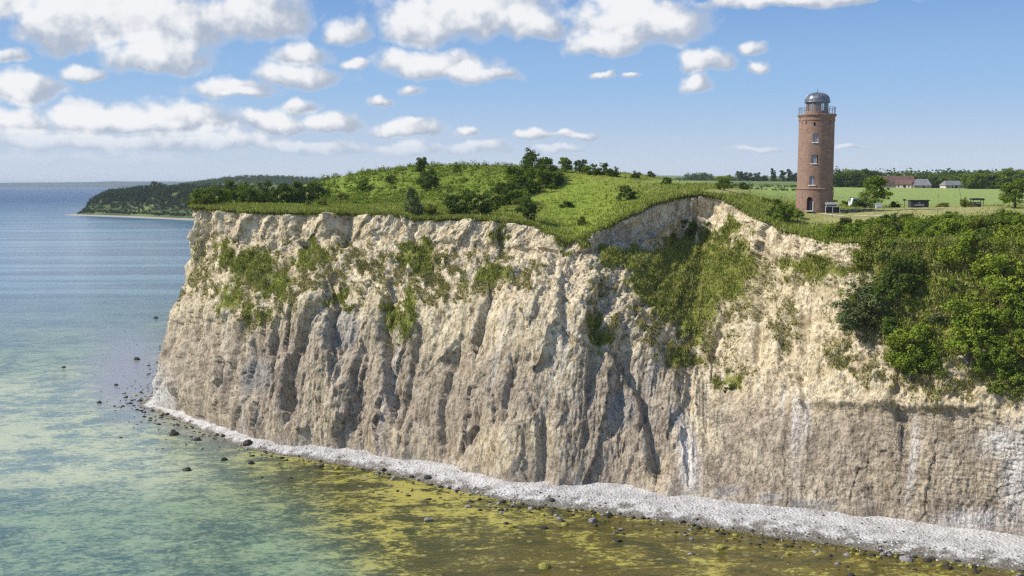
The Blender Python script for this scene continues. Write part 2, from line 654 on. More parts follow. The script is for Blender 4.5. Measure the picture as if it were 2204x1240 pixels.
Dp += lower * (0.55 * leftz + 0.3 * (1 - leftz)) * fbm(sh / 4.5, Hg / 11, 14.0, 5, 0.6)
Dp += (0.34 * midz + 0.13 * (lower + scarp)) * fbm(C[..., 0] / 1.0, C[..., 1] / 1.0, C[..., 2] / 1.0, 3, 0.65)
Dp += amp * 0.22 * (ridged(sh / 0.9, Hg / 7, 19.0, 2) - 0.5)
Dp += (lower * (1 - 0.5 * right) + 0.5 * scarp) * 0.16 * ridged(sh / 0.75, Hg / 5, 131.0, 2)
Dp += 0.10 * pn(C[..., 0] / 0.45, C[..., 1] / 0.45, C[..., 2] / 0.6)
fw = lower * (0.85 * leftz + 0.5 * (1 - leftz) * (1 - right) + 0.15 * right) + 0.35 * midz + 0.8 * scarp
jit = 1.6 * fbm(Sg / 3, Hg / 3, 151.0, 3)
Dp += fw * 1.2 * facets((sh + jit) / 5.0, (Hg + jit) / 17.0, 1)
Dp += fw * 0.36 * facets((sh + jit) / 1.9, (Hg - jit) / 5.0, 2)
Dp += (0.4 * fw + 0.2 * plain_face) * 0.28 * facets((sh + 0.4 * jit) / 0.9, (Hg + 0.4 * jit) / 1.2, 3)
Dp += plain_face * 0.20 * np.clip(fbm(Sg / 1.6, Hg / 0.5, 2.0, 3), -0.3, 1)      # ledgy courses
Dp += scarp * (1.5 * (ridged(Sg / 11, Hg / 30, 21.0, 2) - 0.5) + 0.9 * fbm(Sg / 4.0, Hg / 9.0, 25.0, 3))


def poly_dist(X, Y, pts):
    """distance to a polyline in photograph pixels and the side (+ right)"""
    best = np.full(X.shape, 1e9)
    side = np.zeros(X.shape)
    for (x0, y0), (x1, y1) in zip(pts[:-1], pts[1:]):
        dx, dy = x1 - x0, y1 - y0
        t = np.clip(((X - x0) * dx + (Y - y0) * dy) / (dx * dx + dy * dy), 0, 1)
        qx, qy = X - x0 - t * dx, Y - y0 - t * dy
        dd = np.hypot(qx, qy)
        m = dd < best
        best = np.where(m, dd, best)
        side = np.where(m, np.sign(qx + 1e-9), side)
    return best, side


# clefts and hollows read off the photograph: line, half width (pixels) left / right, depth (m)
CLEFTS = [
    ([(700, 650), (660, 710), (632, 790), (625, 880)], 10, 26, 2.8), ([(712, 672), (722, 750)], 9, 52, 3.2), ([(838, 645), (830, 700), (845, 775), (850, 870)], 9, 34, 2.6),
    ([(1050, 655), (1026, 738)], 6, 30, 2.2), ([(1290, 640), (1280, 720), (1330, 770), (1385, 860), (1405, 960), (1410, 1010)], 12, 34, 2.6),
    ([(565, 770), (560, 845)], 26, 70, 3.0), ([(470, 700), (455, 800), (450, 880)], 9, 22, 1.5), ([(540, 690), (515, 790), (500, 890)], 9, 22, 1.7),
    ([(905, 740), (880, 850), (870, 930)], 8, 30, 1.9), ([(985, 770), (960, 860), (955, 960)], 8, 30, 1.7), ([(1100, 810), (1095, 880)], 7, 28, 1.7),
    ([(1210, 610), (1212, 720)], 6, 20, 1.4), ([(1030, 930), (985, 990)], 9, 38, 1.8), ([(740, 930), (745, 960)], 12, 40, 1.6),
    ([(1640, 570), (1630, 690), (1632, 780)], 6, 22, 1.6), ([(1730, 690), (1720, 790), (1738, 880)], 7, 20, 1.3), ([(1560, 680), (1530, 780)], 8, 30, 1.3),
    ([(780, 760), (770, 860)], 8, 24, 1.7), ([(1165, 930), (1170, 1030)], 6, 26, 1.4), ([(1270, 760), (1262, 840)], 6, 26, 1.5), ([(1340, 850), (1345, 930)], 26, 30, 1.3),
    ([(610, 690), (590, 760)], 8, 26, 1.8), ([(420, 700), (405, 830)], 7, 18, 1.2),
    ([(745, 462), (740, 505)], 10, 34, 2.3), ([(655, 460), (650, 515)], 12, 30, 2.0), ([(1080, 480), (1078, 530)], 14, 22, 1.8), ([(455, 455), (462, 500)], 26, 10, 1.6),
    ([(560, 462), (556, 500)], 6, 24, 1.0), ([(1530, 440), (1520, 465)], 10, 22, 1.6), ([(1460, 440), (1452, 500)], 8, 32, 1.8), ([(1690, 505), (1680, 530)], 8, 18, 1.2),
    ([(890, 500), (900, 540)], 10, 30, 1.2), ([(1925, 850), (1940, 900)], 10, 60, 1.6),
]
jx = PX + 9 * fbm(Sg / 5, Hg / 5, 40.0, 3)
jy = PY + 9 * fbm(Sg / 5, Hg / 5, 50.0, 3)
for pts, wL, wR, dep in CLEFTS:
    dd, sd = poly_dist(jx, jy, pts)
    ww = np.where(sd < 0, wL, wR)
    Dp -= 0.78 * dep * np.where(sd < 0, np.exp(-(dd / wL) ** 2 * 1.6), np.clip(1 - dd / (1.9 * wR), 0, 1) ** 1.2)
# the ledge along the top of the brown right-hand face
Dp += 0.9 * np.exp(-((jy - 866 - 0.02 * (jx - 1700)) / 10) ** 2) * sstep(jx, 1670, 1740) * (1 - sstep(jx, 2090, 2160))
# broken plates with sharp edges
def steps(f, k):
    q_ = f * k
    return (np.floor(q_) + sstep(q_ - np.floor(q_), 0.38, 0.62)) / k


Dp += (0.9 * lower * (1 - 0.7 * right) + 0.5 * midz + 0.7 * scarp) * 1.7 * steps(fbm(sh / 13, Hg / 22, 111.0, 3), 3.0)
Dp += (0.3 * lower + 0.6 * midz + 0.4 * scarp) * 0.8 * steps(fbm(sh / 2.4, Hg / 4.5, 121.0, 3), 3.5)
# talus fans at the foot, and the foot settles on the beach
Dp *= sstep(VV, -0.02, 0.16)
fan = sstep(fbm(Sg / 11, Hg / 60, 61.0, 2), -0.02, 0.5)
Dp += (1 - sstep(VV, 0.02, 0.10 + 0.22 * fan)) * (0.1 + 1.7 * fan)
rim = sstep(VV, 0.975, 1.0)
Dp = Dp * (1 - 0.55 * rim) + rim * 0.9 * fbm(Sg / 3.0, 0.0, 70.0, 3)
Cd = C + N * Dp[..., None]
Cd[-1, :, 2] = C[-1, :, 2] + 0.25 * fbm(Sg[-1] / 6, 0.0, 71.0, 3)
Cd[-2, :, 2] = np.minimum(Cd[-2, :, 2], Cd[-1, :, 2] - 0.05)
QX, QY = project(Cd)


def blob(X, Y, cx, cy, rx, ry, ang=0.0, soft=0.6):
    c, s = cos(radians(ang)), sin(radians(ang))
    dx, dy = X - cx, Y - cy
    r = np.hypot((dx * c + dy * s) / rx, (-dx * s + dy * c) / ry)
    return 1 - sstep(r, 1 - soft, 1 + soft * .5)


nz = fbm(Sg / 6, Hg / 6, 33.0, 4)
nz2 = fbm(Sg / 2.0, Hg / 2.0, 35.0, 3)
GX, GY = QX + 60 * nz + 26 * nz2, QY + 48 * fbm(Sg / 6, Hg / 6, 44.0, 4) + 18 * nz2
veg = np.zeros_like(Sg)
for b_ in [(548, 570, 70, 42, -20), (500, 632, 36, 44, -30), (585, 618, 40, 30, 0), (672, 552, 56, 26, -25), (555, 682, 18, 18, 0), (912, 556, 40, 42, -20), (862, 678, 26, 55, 10),
           (1065, 588, 46, 24, 0), (740, 650, 44, 10, 0), (1340, 560, 56, 36, 20), (1405, 580, 56, 34, 0), (1530, 550, 95, 52, 5), (1470, 528, 60, 34, 0), (1752, 582, 62, 26, -5),
           (1500, 676, 50, 66, -25), (1478, 772, 34, 42, -30), (1560, 500, 50, 20, 0), (1300, 735, 44, 18, 35), (1280, 690, 14, 30, 0), (1075, 500, 14, 34, 0), (1230, 512, 44, 24, 0),
           (1580, 590, 50, 30, 0), (840, 700, 16, 36, 0), (500, 560, 40, 30, 0), (1440, 660, 40, 50, -20), (1575, 822, 26, 14, 0), (1965, 640, 140, 110, 0), (1880, 560, 110, 40, 0),
           (2080, 640, 150, 130, 0), (2200, 720, 120, 150, 0), (1990, 730, 90, 80, 0), (1860, 660, 60, 60, 0), (1470, 575, 150, 62, 4), (1400, 610, 90, 44, 10), (1560, 600, 90, 50, 0), (1490, 640, 70, 60, -10), (1950, 532, 150, 26, 0), (2150, 540, 160, 40, 0), (2000, 560, 200, 40, 0)]:
    veg = np.maximum(veg, blob(GX, GY, *b_))
dry = np.zeros_like(Sg)
for b_ in [(470, 590, 70, 90, -20), (600, 610, 130, 90, 0), (760, 580, 130, 70, 0), (930, 600, 130, 70, 0), (1080, 590, 100, 50, 0), (1400, 640, 130, 100, 20), (1540, 640, 130, 120, 0),
           (1500, 740, 110, 80, -30), (860, 690, 50, 70, 0), (1750, 590, 90, 40, 0), (1700, 700, 40, 90, 0), (420, 620, 40, 40, 0), (560, 680, 60, 50, 0), (1310, 690, 60, 70, 30),
           (1640, 600, 40, 60, 0), (1580, 800, 60, 40, 0), (2000, 700, 240, 200, 0), (1850, 780, 70, 60, 0)]:
    dry = np.maximum(dry, blob(GX, GY, *b_, soft=0.8))
dry *= sstep(nz2 + 0.5 * nz, -0.35, 0.35)
tone = np.clip((1 - sstep(VV + 0.10 * nz, 0.34, 0.58)) * (0.88 + 0.5 * nz) + 0.2 * nz2 * lower, 0, 1)
tone = np.maximum(tone, 0.95 * sstep(jx, 1600, 1700) * sstep(jy, 858, 900) * (1 - sstep(QX, 2100, 2160)) * (0.75 + 0.4 * nz))
tone = np.clip(tone - 0.5 * blob(jx, jy, 1180, 700, 190, 150, 0, 0.9) * sstep(nz, -.3, .2), 0, 1)
for b_, q_ in [((1225, 740, 40, 170, 14), .8), ((700, 880, 60, 90, 10), .45), ((1120, 960, 110, 60, -10), .5), ((1500, 900, 60, 120, 0), .5), ((1640, 720, 50, 140, 6), .8), ((1750, 780, 60, 90, 0), .6), ((960, 720, 50, 80, 15), .4)]:
    tone = np.clip(tone - q_ * blob(jx, jy, *b_, soft=.9), 0, 1)
for b_, q_ in [((900, 880, 240, 50, 0), .35), ((1090, 850, 120, 40, 0), .3), ((620, 800, 120, 120, 0), .25), ((1900, 930, 240, 50, 0), .5), ((1380, 900, 60, 100, 0), .3)]:
    tone = np.clip(tone + q_ * blob(jx, jy, *b_, soft=.9), 0, 1.25)
white = np.clip(lower * sstep(fbm(sh / 3.2, Hg / 40, 81.0, 3), 0.2, 0.7) * 0.5, 0, 1)
for b_ in [(352, 850, 46, 60, 0), (2190, 1030, 40, 130, 0), (2160, 950, 60, 40, 0), (1482, 990, 24, 95, -8), (2100, 1120, 90, 26, 0)]:
    white = np.maximum(white, 0.68 * blob(jx, jy, *b_, soft=0.9))
white = np.maximum(white, 0.55 * (1 - sstep(VV + 0.05 * nz + 0.03 * nz2, 0.03, 0.075)) * sstep(nz, -0.3, 0.3))
grey = np.zeros_like(Sg)
for b_ in [(1452, 900, 20, 24, 0), (1335, 885, 36, 44, 0), (560, 810, 34, 44, 0), (740, 705, 40, 55, 0), (1345, 510, 70, 30, 0), (1565, 1062, 34, 12, 0), (1750, 1084, 60, 12, 0), (1660, 1072, 30, 12, 0)]:
    grey = np.maximum(grey, blob(jx, jy, *b_, soft=0.4))
# a band of turf roots under the rim
dry = np.maximum(dry, 0.8 * sstep(VV, 0.985, 1.0))
cmask = np.stack([veg, dry, tone, white], -1).reshape(-1, 4)
cmask2 = np.stack([grey, plain_face, scarp, np.ones_like(grey)], -1).reshape(-1, 4)

m, t, out = mat_new("chalk_and_marl")
P = pos(t)
veg_s, dry_s, tone_s, white_s = attr(t, "zones")
grey_s, plain_s, scarp_s, _ = attr(t, "zones_more")
nA = t.noise(P, 0.45, 8.0, 0.62)
nB = t.noise(P, 2.6, 6.0, 0.65)
streak = t.noise(t.mapping(P, (1.3, 1.3, 0.10)), 1.0, 6.0, 0.6, 0.4)
bed = t.noise(t.mapping(P, (0.25, 0.25, 3.0)), 1.0, 4.0, 0.6)
cream = t.mix(t.lin(nA, 0.35, 0.68), (0.50, 0.395, 0.235), (0.79, 0.685, 0.475))
taupe = t.mix(t.lin(nA, 0.3, 0.7), (0.245, 0.195, 0.14), (0.50, 0.415, 0.31))
c = t.mix(tone_s, cream, taupe)
c = t.mix(t.math('MULTIPLY', t.smooth(streak, 0.52, 0.70), 0.45), c, (0.56, 0.49, 0.39))
c = t.mix(t.math('MULTIPLY', t.smooth(streak, 0.48, 0.34), 0.5), c, (0.17, 0.13, 0.09))
c = t.mix(t.math('MULTIPLY', t.smooth(bed, 0.55, 0.72), t.math('MULTIPLY', plain_s, 0.5)), c, (0.20, 0.155, 0.105))
c = t.mix(white_s, c, (0.72, 0.69, 0.65))
c = t.mix(t.math('MULTIPLY', grey_s, 0.5), c, (0.27, 0.275, 0.28))
crk = t.noise(t.mapping(P, (0.55, 0.55, 0.16), (0, radians(14), 0)), 1.0, 5.0, 0.6, 0.5)
crk = t.smooth(t.math('ABSOLUTE', t.math('SUBTRACT', crk, 0.5)), 0.0, 0.016)
c = t.mix(t.math('MULTIPLY', t.math('SUBTRACT', 1.0, crk), 0.38), c, (0.14, 0.11, 0.08))
pit = t.noise(P, 1.1, 7.0, 0.72)
c = t.mix(t.math('MULTIPLY', t.smooth(pit, 0.56, 0.68), 0.38), c, (0.17, 0.135, 0.09))
c = t.mix(t.math('MULTIPLY', t.smooth(nB, 0.58, 0.68), 0.55), c, (0.11, 0.085, 0.055))
dryc = t.mix(t.lin(nB, 0.35, 0.65), (0.13, 0.115, 0.045), (0.37, 0.31, 0.16))
c = t.mix(t.math('MULTIPLY', dry_s, t.smooth(nB, 0.34, 0.56, 0.25, 0.9)), c, dryc)
vegc = t.mix(t.lin(nB, 0.35, 0.65), (0.12, 0.135, 0.025), (0.27, 0.27, 0.06))
c = t.mix(t.smooth(t.math('ADD', veg_s, t.lin(nB, 0.3, 0.7, -0.35, 0.35)), 0.25, 0.9), c, vegc)
hgt = t.math('ADD', t.math('MULTIPLY', nB, 0.6), t.math('ADD', t.math('MULTIPLY', nA, 0.8), t.math('MULTIPLY', streak, 0.6)))
hgt = t.math('ADD', hgt, t.math('MULTIPLY', t.math('MULTIPLY', bed, plain_s), 0.6))
hgt = t.math('ADD', hgt, t.math('MULTIPLY', crk, 0.35))
hgt = t.math('SUBTRACT', hgt, t.math('MULTIPLY', t.smooth(pit, 0.54, 0.66), 0.4))
principled(t, out, c, 0.95, 0.1, bump(t, hgt, 0.9, 0.35))
cliff = obj("cliff", new_mesh("cliff", Cd.reshape(-1, 3), grid_faces(NR, NCC), [m], False, {"zones": cmask, "zones_more": cmask2}))
tag(cliff, "pale chalk and marl sea cliff with gullies and patches of grass", kind="structure")

# ------------------------------------------------------------------ beach
brow = []
nb = 26
outw = Wp - Fp
outw[:, 2] = 0
outw /= np.linalg.norm(outw, axis=1)[:, None]
outw = blur(outw, 30)
bs = np.linspace(0, 1, nb)
Bk = np.stack([Wp + outw * 9 + [0, 0, -1.3], Wp, Wp * .45 + Fp * .55, Fp - [0, 0, .1], Fp - outw * 5 + [0, 0, 1.6]])
bkv = np.array([0, .25, .55, .85, 1])
jb = np.clip(np.searchsorted(bkv, bs, side='right') - 1, 0, 3)
tb2 = ((bs - bkv[jb]) / (bkv[jb + 1] - bkv[jb]))[:, None, None]
Bg = Bk[jb] * (1 - tb2) + Bk[jb + 1] * tb2
Bg = blur(Bg, 2, 0)
bx_, by_ = Bg[..., 0], Bg[..., 1]
Bg[..., 2] += 0.14 * fbm(bx_ / 7, by_ / 7, 2.0, 3) + 0.05 * fbm(bx_ / 1.3, by_ / 1.3, 4.0, 3)
m, t, out = mat_new("chalk_shingle")
P = pos(t)
spz = t.node('ShaderNodeSeparateXYZ')
t.l.new(P, spz.inputs[0])
nA = t.noise(P, 0.5, 6.0, 0.65)
nB = t.noise(P, 3.2, 5.0, 0.7)
vor = t.node('ShaderNodeTexVoronoi')
t.put(vor.inputs['Vector'], P)
vor.inputs['Scale'].default_value = 2.4
c = t.mix(t.lin(nA, 0.35, 0.65), (0.38, 0.36, 0.335), (0.66, 0.63, 0.585))
c = t.mix(t.smooth(nB, 0.55, 0.68, 0, 0.5), c, (0.33, 0.31, 0.32))
bk_, _1, _2, _3 = attr(t, "zones")
c = t.mix(t.math('MULTIPLY', bk_, t.lin(nA, 0.3, 0.7, 0.6, 1.0)), c, t.mix(t.lin(nB, 0.35, 0.65), (0.12, 0.115, 0.11), (0.34, 0.33, 0.33)))
wet = t.smooth(t.math('ADD', spz.outputs[2], t.lin(nA, 0.3, 0.7, -0.35, 0.35)), 0.55, 0.12)
c = t.mix(t.math('MULTIPLY', wet, 0.85), c, (0.14, 0.12, 0.085))
c = t.mix(t.smooth(t.math('ADD', spz.outputs[2], t.lin(nB, 0.3, 0.7, -0.3, 0.3)), 0.1, -0.2), c, (0.10, 0.09, 0.03))
principled(t, out, c, 0.9, 0.2, bump(t, t.math('ADD', nB, vor.outputs['Distance']), 0.8, 0.25))
bz = np.zeros((nb, NCC, 4))
bz[..., 0] = 1 - sstep(np.arange(NCC), NB - 52, NB - 8)[None]
beach = obj("beach", new_mesh("beach", Bg.reshape(-1, 3), grid_faces(nb, NCC), [m], True, {"zones": bz.reshape(-1, 4)}))
tag(beach, "narrow white chalk and shingle beach below the cliff", kind="structure")

# ------------------------------------------------------------------ sea
na, ny = 190, 330
aa = np.linspace(-0.95, 0.95, na)
yy = np.geomspace(40, 40000, ny)
SX, SY = np.meshgrid(aa, yy)
SX = SX * SY
Vs = np.stack([SX, SY, np.zeros_like(SX)], -1)
wpts = Wp[::8, :2]
flat = Vs.reshape(-1, 3)
near = np.hypot(flat[:, 0], flat[:, 1]) < 900
dist = np.full(len(flat), 999.0)
D2 = flat[near][:, None, :2] - wpts[None]
dist[near] = np.sqrt((D2 ** 2).sum(-1)).min(1)
spx, spy = project(flat)
wob = 60 * fbm(flat[:, 0] / 30, flat[:, 1] / 30, 1.0, 3)
olive = sstep(spx + 1.3 * wob - np.maximum(spy - 960, -60) * 1.15, 330, 640) * (1 - sstep(dist, 40, 75))
weed = olive * sstep(spx + 2 * wob + (spy - 1100) * 2.0, 950, 1500)
pale = (1 - sstep(np.abs(spy - 930 + wob * .6) / 150, 0.5, 1.15)) * (1 - sstep(spx + wob, 330, 640)) * 0.9
greyw = blob(spx + wob * .5, spy + wob * .25, 285, 800, 105, 115, 0, .7)
greyw = np.maximum(greyw, 0.8 * (1 - sstep(dist, 1.5, 7)) * (1 - sstep(spx, 430, 560)))
farw = sstep(-spy, -800, -600)
zone = np.stack([olive, pale, greyw, farw], -1)
zone2 = np.stack([weed, weed, weed, weed], -1)
sea_me = new_mesh("sea", flat, grid_faces(ny, na), [], True, {"zones": zone, "zones_more": zone2})
m, t, out = mat_new("sea_water")
P = pos(t)
ol, pa, gr, fa = attr(t, "zones")
seab = t.noise(t.mapping(P, (0.16, 0.26, 0.2), (0, 0, radians(-12))), 1.0, 7.0, 0.66, 0.6)
big = t.noise(P, 0.045, 3.0, 0.5)
seaf = t.noise(t.mapping(P, (0.9, 1.5, 0.2), (0, 0, radians(-16))), 1.0, 5.0, 0.7, 0.8)
patch = t.math('ADD', t.math('MULTIPLY', seab, 0.5), t.math('MULTIPLY', seaf, 0.5))
patch = t.math('ADD', patch, t.math('MULTIPLY', t.math('SUBTRACT', big, 0.5), 0.28))
streaks = t.noise(t.mapping(P, (0.004, 0.035, 1.0), (0, 0, radians(6))), 1.0, 4.0, 0.55)
deep = t.mix(t.smooth(patch, 0.41, 0.60), (0.055, 0.11, 0.092), (0.25, 0.335, 0.19))
pal = t.mix(t.smooth(patch, 0.41, 0.58), (0.14, 0.215, 0.195), (0.50, 0.52, 0.31))
wd, _1, _2, _3 = attr(t, "zones_more")
oli = t.mix(t.smooth(t.math('SUBTRACT', patch, t.math('MULTIPLY', wd, 0.06)), 0.462, 0.575), t.mix(wd, (0.055, 0.060, 0.010), (0.105, 0.082, 0.012)), (0.42, 0.37, 0.075))
oli = t.mix(t.smooth(seab, 0.48, 0.38, 0, 0.8), oli, (0.040, 0.045, 0.009))
vs = t.node('ShaderNodeTexVoronoi')
t.put(vs.inputs['Vector'], t.mapping(P, (1.0, 1.0, 0)))
vs.inputs['Scale'].default_value = 0.8
vc = t.node('ShaderNodeSeparateColor')
t.l.new(vs.outputs['Color'], vc.inputs[0])
spot = t.math('MULTIPLY', t.smooth(vs.outputs['Distance'], 0.42, 0.25), t.smooth(vc.outputs[0], 0.72, 0.8))
oli = t.mix(t.math('MULTIPLY', spot, 0.7), oli, t.mix(vc.outputs[1], (0.03, 0.028, 0.012), (0.38, 0.34, 0.12)))
farc = t.mix(t.smooth(streaks, 0.40, 0.62), (0.045, 0.105, 0.16), (0.13, 0.25, 0.29))
dst = t.vec('LENGTH', P)
farc = t.mix(t.smooth(dst, 700, 3500), farc, t.mix(streaks, (0.015, 0.055, 0.125), (0.03, 0.085, 0.165)))
c = t.mix(pa, deep, pal)
c = t.mix(gr, c, t.mix(seaf, (0.17, 0.19, 0.22), (0.33, 0.33, 0.36)))
c = t.mix(fa, c, farc)
c = t.mix(ol, c, oli)
w1 = t.noise(t.mapping(P, (0.35, 1.0, 1.0), (0, 0, radians(-22))), 1.25, 4.0, 0.6, 0.3)
w2 = t.noise(t.mapping(P, (0.12, 0.4, 1.0), (0, 0, radians(-14))), 0.5, 3.0, 0.5)
hw = t.math('ADD', t.math('MULTIPLY', w1, 0.5), w2)
bmp = bump(t, hw, t.lin(dst, 150, 900, 1.0, 0.4), 0.42)
b = principled(t, out, c, t.lin(dst, 200, 3000, 0.13, 0.42), 0.5, bmp)
b.inputs['IOR'].default_value = 1.33
sea_me.materials.append(m)
tag(obj("sea", sea_me), "calm sea, blue far out and mottled olive and turquoise in the shallows", kind="structure")

# ------------------------------------------------------------------ the land on top: thin plate surface through levels read off the photograph
ctrl = []
for px_, py_, y_ in [
    (500, 441, 260), (600, 441, 260), (720, 442, 255), (820, 444, 245), (450, 432, 320), (560, 428, 345), (640, 425, 345), (430, 425, 390), (620, 412, 420), (700, 425, 335), (790, 428, 300),
    (640, 402, 372), (700, 391, 362), (760, 387, 350), (850, 377, 332), (940, 374, 322), (1000, 372, 314), (1080, 372, 305), (1150, 371, 293), (1240, 372, 278), (1300, 377, 266), (1340, 388, 258),
    (850, 412, 300), (950, 424, 275), (1060, 437, 248), (950, 398, 298), (1060, 405, 275), (880, 440, 240), (960, 452, 222), (1080, 455, 218), (1060, 465, 203),
    (1160, 470, 212), (1210, 500, 196), (1235, 470, 213), (1230, 440, 228), (1270, 428, 236), (1310, 402, 251), (1300, 455, 214), (1350, 415, 236), (1360, 440, 216), (1420, 405, 240), (1410, 424, 212),
    (1480, 409, 224), (1560, 411, 228), (1510, 402, 300), (1420, 400, 320), (1600, 428, 225), (1640, 412, 310), (1660, 438, 222), (1680, 462, 195), (1753, 454, 202), (1800, 452, 205), (1720, 475, 186),
    (1780, 480, 184), (1850, 475, 183), (1900, 445, 235), (1900, 424, 330), (2100, 445, 225), (2250, 445, 215), (2000, 462, 185), (2200, 466, 172), (1900, 408, 560), (2150, 410, 560), (1900, 403, 760), (2200, 405, 760),
    (1450, 389, 1400), (1700, 391, 1400), (1350, 388, 1400), (1450, 395, 700), (1700, 400, 700), (2200, 396, 1500), (1200, 392, 900), (1000, 394, 900), (1900, 397, 1500), (1100, 390, 1800), (1500, 386, 3000), (2100, 392, 3000),
    (800, 398, 600), (1100, 397, 500), (2500, 450, 200), (2500, 405, 760)]:
    ctrl.append(at_depth(px_, py_, y_))
ctrl = np.array(ctrl)
edge_pts = T[NB::28] - [0, 0, 0]
ctrl = np.concatenate([ctrl, edge_pts])


def dom(x, y):
    return np.stack([x / y * 3.0, np.log(y) * 2.2], -1)


q0 = dom(ctrl[:, 0], ctrl[:, 1])


def tpsK(r2):
    return np.where(r2 > 1e-12, r2 * np.log(np.maximum(r2, 1e-12)) * .5, 0)


n_ = len(q0)
A_ = np.zeros((n_ + 3, n_ + 3))
A_[:n_, :n_] = tpsK(((q0[:, None] - q0[None]) ** 2).sum(-1)) + np.eye(n_) * 0.002
A_[:n_, n_:] = np.c_[np.ones(n_), q0]
A_[n_:, :n_] = A_[:n_, n_:].T
rhs = np.zeros(n_ + 3)
# interpolate the view slope so that far ground keeps its place
rhs[:n_] = (ctrl[:, 2] - CAMZ) / ctrl[:, 1] * 100
wt = np.linalg.solve(A_, rhs)


def tps(x, y):
    x, y = np.asarray(x, float), np.asarray(y, float)
    q = dom(x, y).reshape(-1, 2)
    o = np.empty(len(q))
    for i in range(0, len(q), 20000):
        qq = q[i:i + 20000]
        o[i:i + 20000] = tpsK(((qq[:, None] - q0[None]) ** 2).sum(-1)) @ wt[:n_] + wt[n_] + qq @ wt[n_ + 1:]
    return CAMZ + o.reshape(x.shape) / 100 * y


E = Cd[-1, NB:].copy()
pa_ = E[:, 0] / E[:, 1]
ymax = np.interp(pa_, [-0.32, -0.24, -0.16, -0.08, 0.0, 0.6], [430, 470, 640, 1300, 4200, 4200])
nrow = 240
g = np.linspace(0, 1, nrow)[:, None] ** 1.15
GYm = E[None, :, 1] * (ymax[None] / E[None, :, 1]) ** g
Aray = E[None, :, 0] / E[None, :, 1] + 0 * GYm
GXm = Aray * GYm
base = tps(GXm, GYm)
off = E[:, 2] - base[0]
GZ = base + off[None] * np.exp(-(GYm - GYm[0]) / 5.0)
near_w = np.exp(-(GYm - 150) / 350)
edge_w = sstep(GYm - GYm[0], 0, 3)
GZ = GZ + edge_w * near_w * (0.55 * fbm(GXm / 9, GYm / 9, 3.0, 3) + 0.22 * fbm(GXm / 2.2, GYm / 2.2, 5.0, 3))
Gd = np.stack([GXm, GYm, GZ], -1)
Gd[0] += N[-1, NB:] * 0.35 * np.array([1, 1, 0])
Gd[0, :, 2] += 0.12


def ground_z(x, y):
    """height of the land on top at a point, read from the mesh"""
    a = x / y
    k = int(np.clip(np.searchsorted(pa_, a), 0, NC - 1))
    return float(np.interp(y, Gd[:, k, 1], Gd[:, k, 2]))


LPX, LPY = project(Gd)
# far side of the headland drops into the bay
skirt = Gd[-1].copy()
skirt[:, 2] = -3
skirt[:, 1] += 6
Gall = np.concatenate([Gd, skirt[None]])
lx, ly = LPX + 14 * fbm(GXm / 12, GYm / 12, 9.0, 3), LPY + 3 * fbm(GXm / 12, GYm / 12, 19.0, 3)
straw = np.zeros_like(GZ)
for b_ in [(1930, 463, 280, 14, 0), (2050, 452, 220, 9, 0), (1815, 470, 80, 16, 0), (1560, 412, 60, 6, 0)]:
    straw = np.maximum(straw, blob(lx, ly, *b_, soft=.7))
crop = sstep(lx, 1560, 1640) * sstep(GYm, 222, 262) * (1 - sstep(GYm, 700, 760))
crop = np.maximum(crop, 0.8 * blob(lx, ly, 1460, 391, 90, 4, 0, .3))
lush = blob(lx, ly, 1250, 440, 130, 70, 0, .8)
lush = np.maximum(lush, blob(lx, ly, 700, 442, 260, 16, 0, .8))
scrub = sstep(LPX, 640, 720) * (1 - sstep(LPX, 1180, 1260)) * sstep(GYm, 250, 285) * (1 - sstep(GYm, 400, 500))
zl = np.stack([straw, crop, lush, scrub], -1)
zl = np.concatenate([zl, zl[-1:]])
m, t, out = mat_new("turf")
P = pos(t)
st_, cr_, lu_, sc_ = attr(t, "zones")
nA = t.noise(P, 0.09, 6.0, 0.6)
nB = t.noise(P, 0.9, 6.0, 0.65)
c = t.mix(t.lin(nA, 0.35, 0.65), (0.16, 0.20, 0.028), (0.28, 0.30, 0.06))
c = t.mix(t.smooth(nB, 0.50, 0.68, 0, 0.7), c, (0.10, 0.135, 0.018))
c = t.mix(lu_, c, t.mix(t.lin(nB, 0.35, 0.65), (0.17, 0.245, 0.026), (0.30, 0.37, 0.05)))
c = t.mix(sc_, c, t.mix(t.lin(nB, 0.35, 0.65), (0.12, 0.17, 0.02), (0.24, 0.30, 0.04)))
rowsn = t.noise(t.mapping(P, (0.5, 0.02, 1), (0, 0, 0.35)), 1.0, 3.0, 0.6)
c = t.mix(cr_, c, t.mix(t.lin(rowsn, 0.3, 0.7), (0.26, 0.33, 0.09), (0.31, 0.38, 0.11)))
c = t.mix(st_, c, t.mix(t.lin(nB, 0.3, 0.7), (0.30, 0.30, 0.09), (0.46, 0.41, 0.18)))
farg = t.noise(t.mapping(P, (0.004, 0.012, 1)), 1.0, 2.0, 0.5)
cdn = t.node('ShaderNodeSeparateXYZ')
t.l.new(P, cdn.inputs[0])
far_f = t.smooth(cdn.outputs[1], 420, 560)
farfield = t.mix(t.smooth(farg, 0.46, 0.5), (0.10, 0.14, 0.045), (0.20, 0.25, 0.085))
c = t.mix(t.math('MULTIPLY', far_f, t.math('SUBTRACT', 1.0, cr_)), c, farfield)
principled(t, out, c, 0.95, 0.1, bump(t, t.math('ADD', nB, t.noise(P, 4.0, 4.0, 0.7)), 0.9, 0.35))
land = obj("ground", new_mesh("ground", Gall.reshape(-1, 3), grid_faces(nrow + 1, NC), [m], True, {"zones": zl.reshape(-1, 4)}))
tag(land, "rolling green turf and fields on top of the cliff", kind="structure")
MAT_TURF = m

# ------------------------------------------------------------------ foliage builders
rng = np.random.RandomState(11)


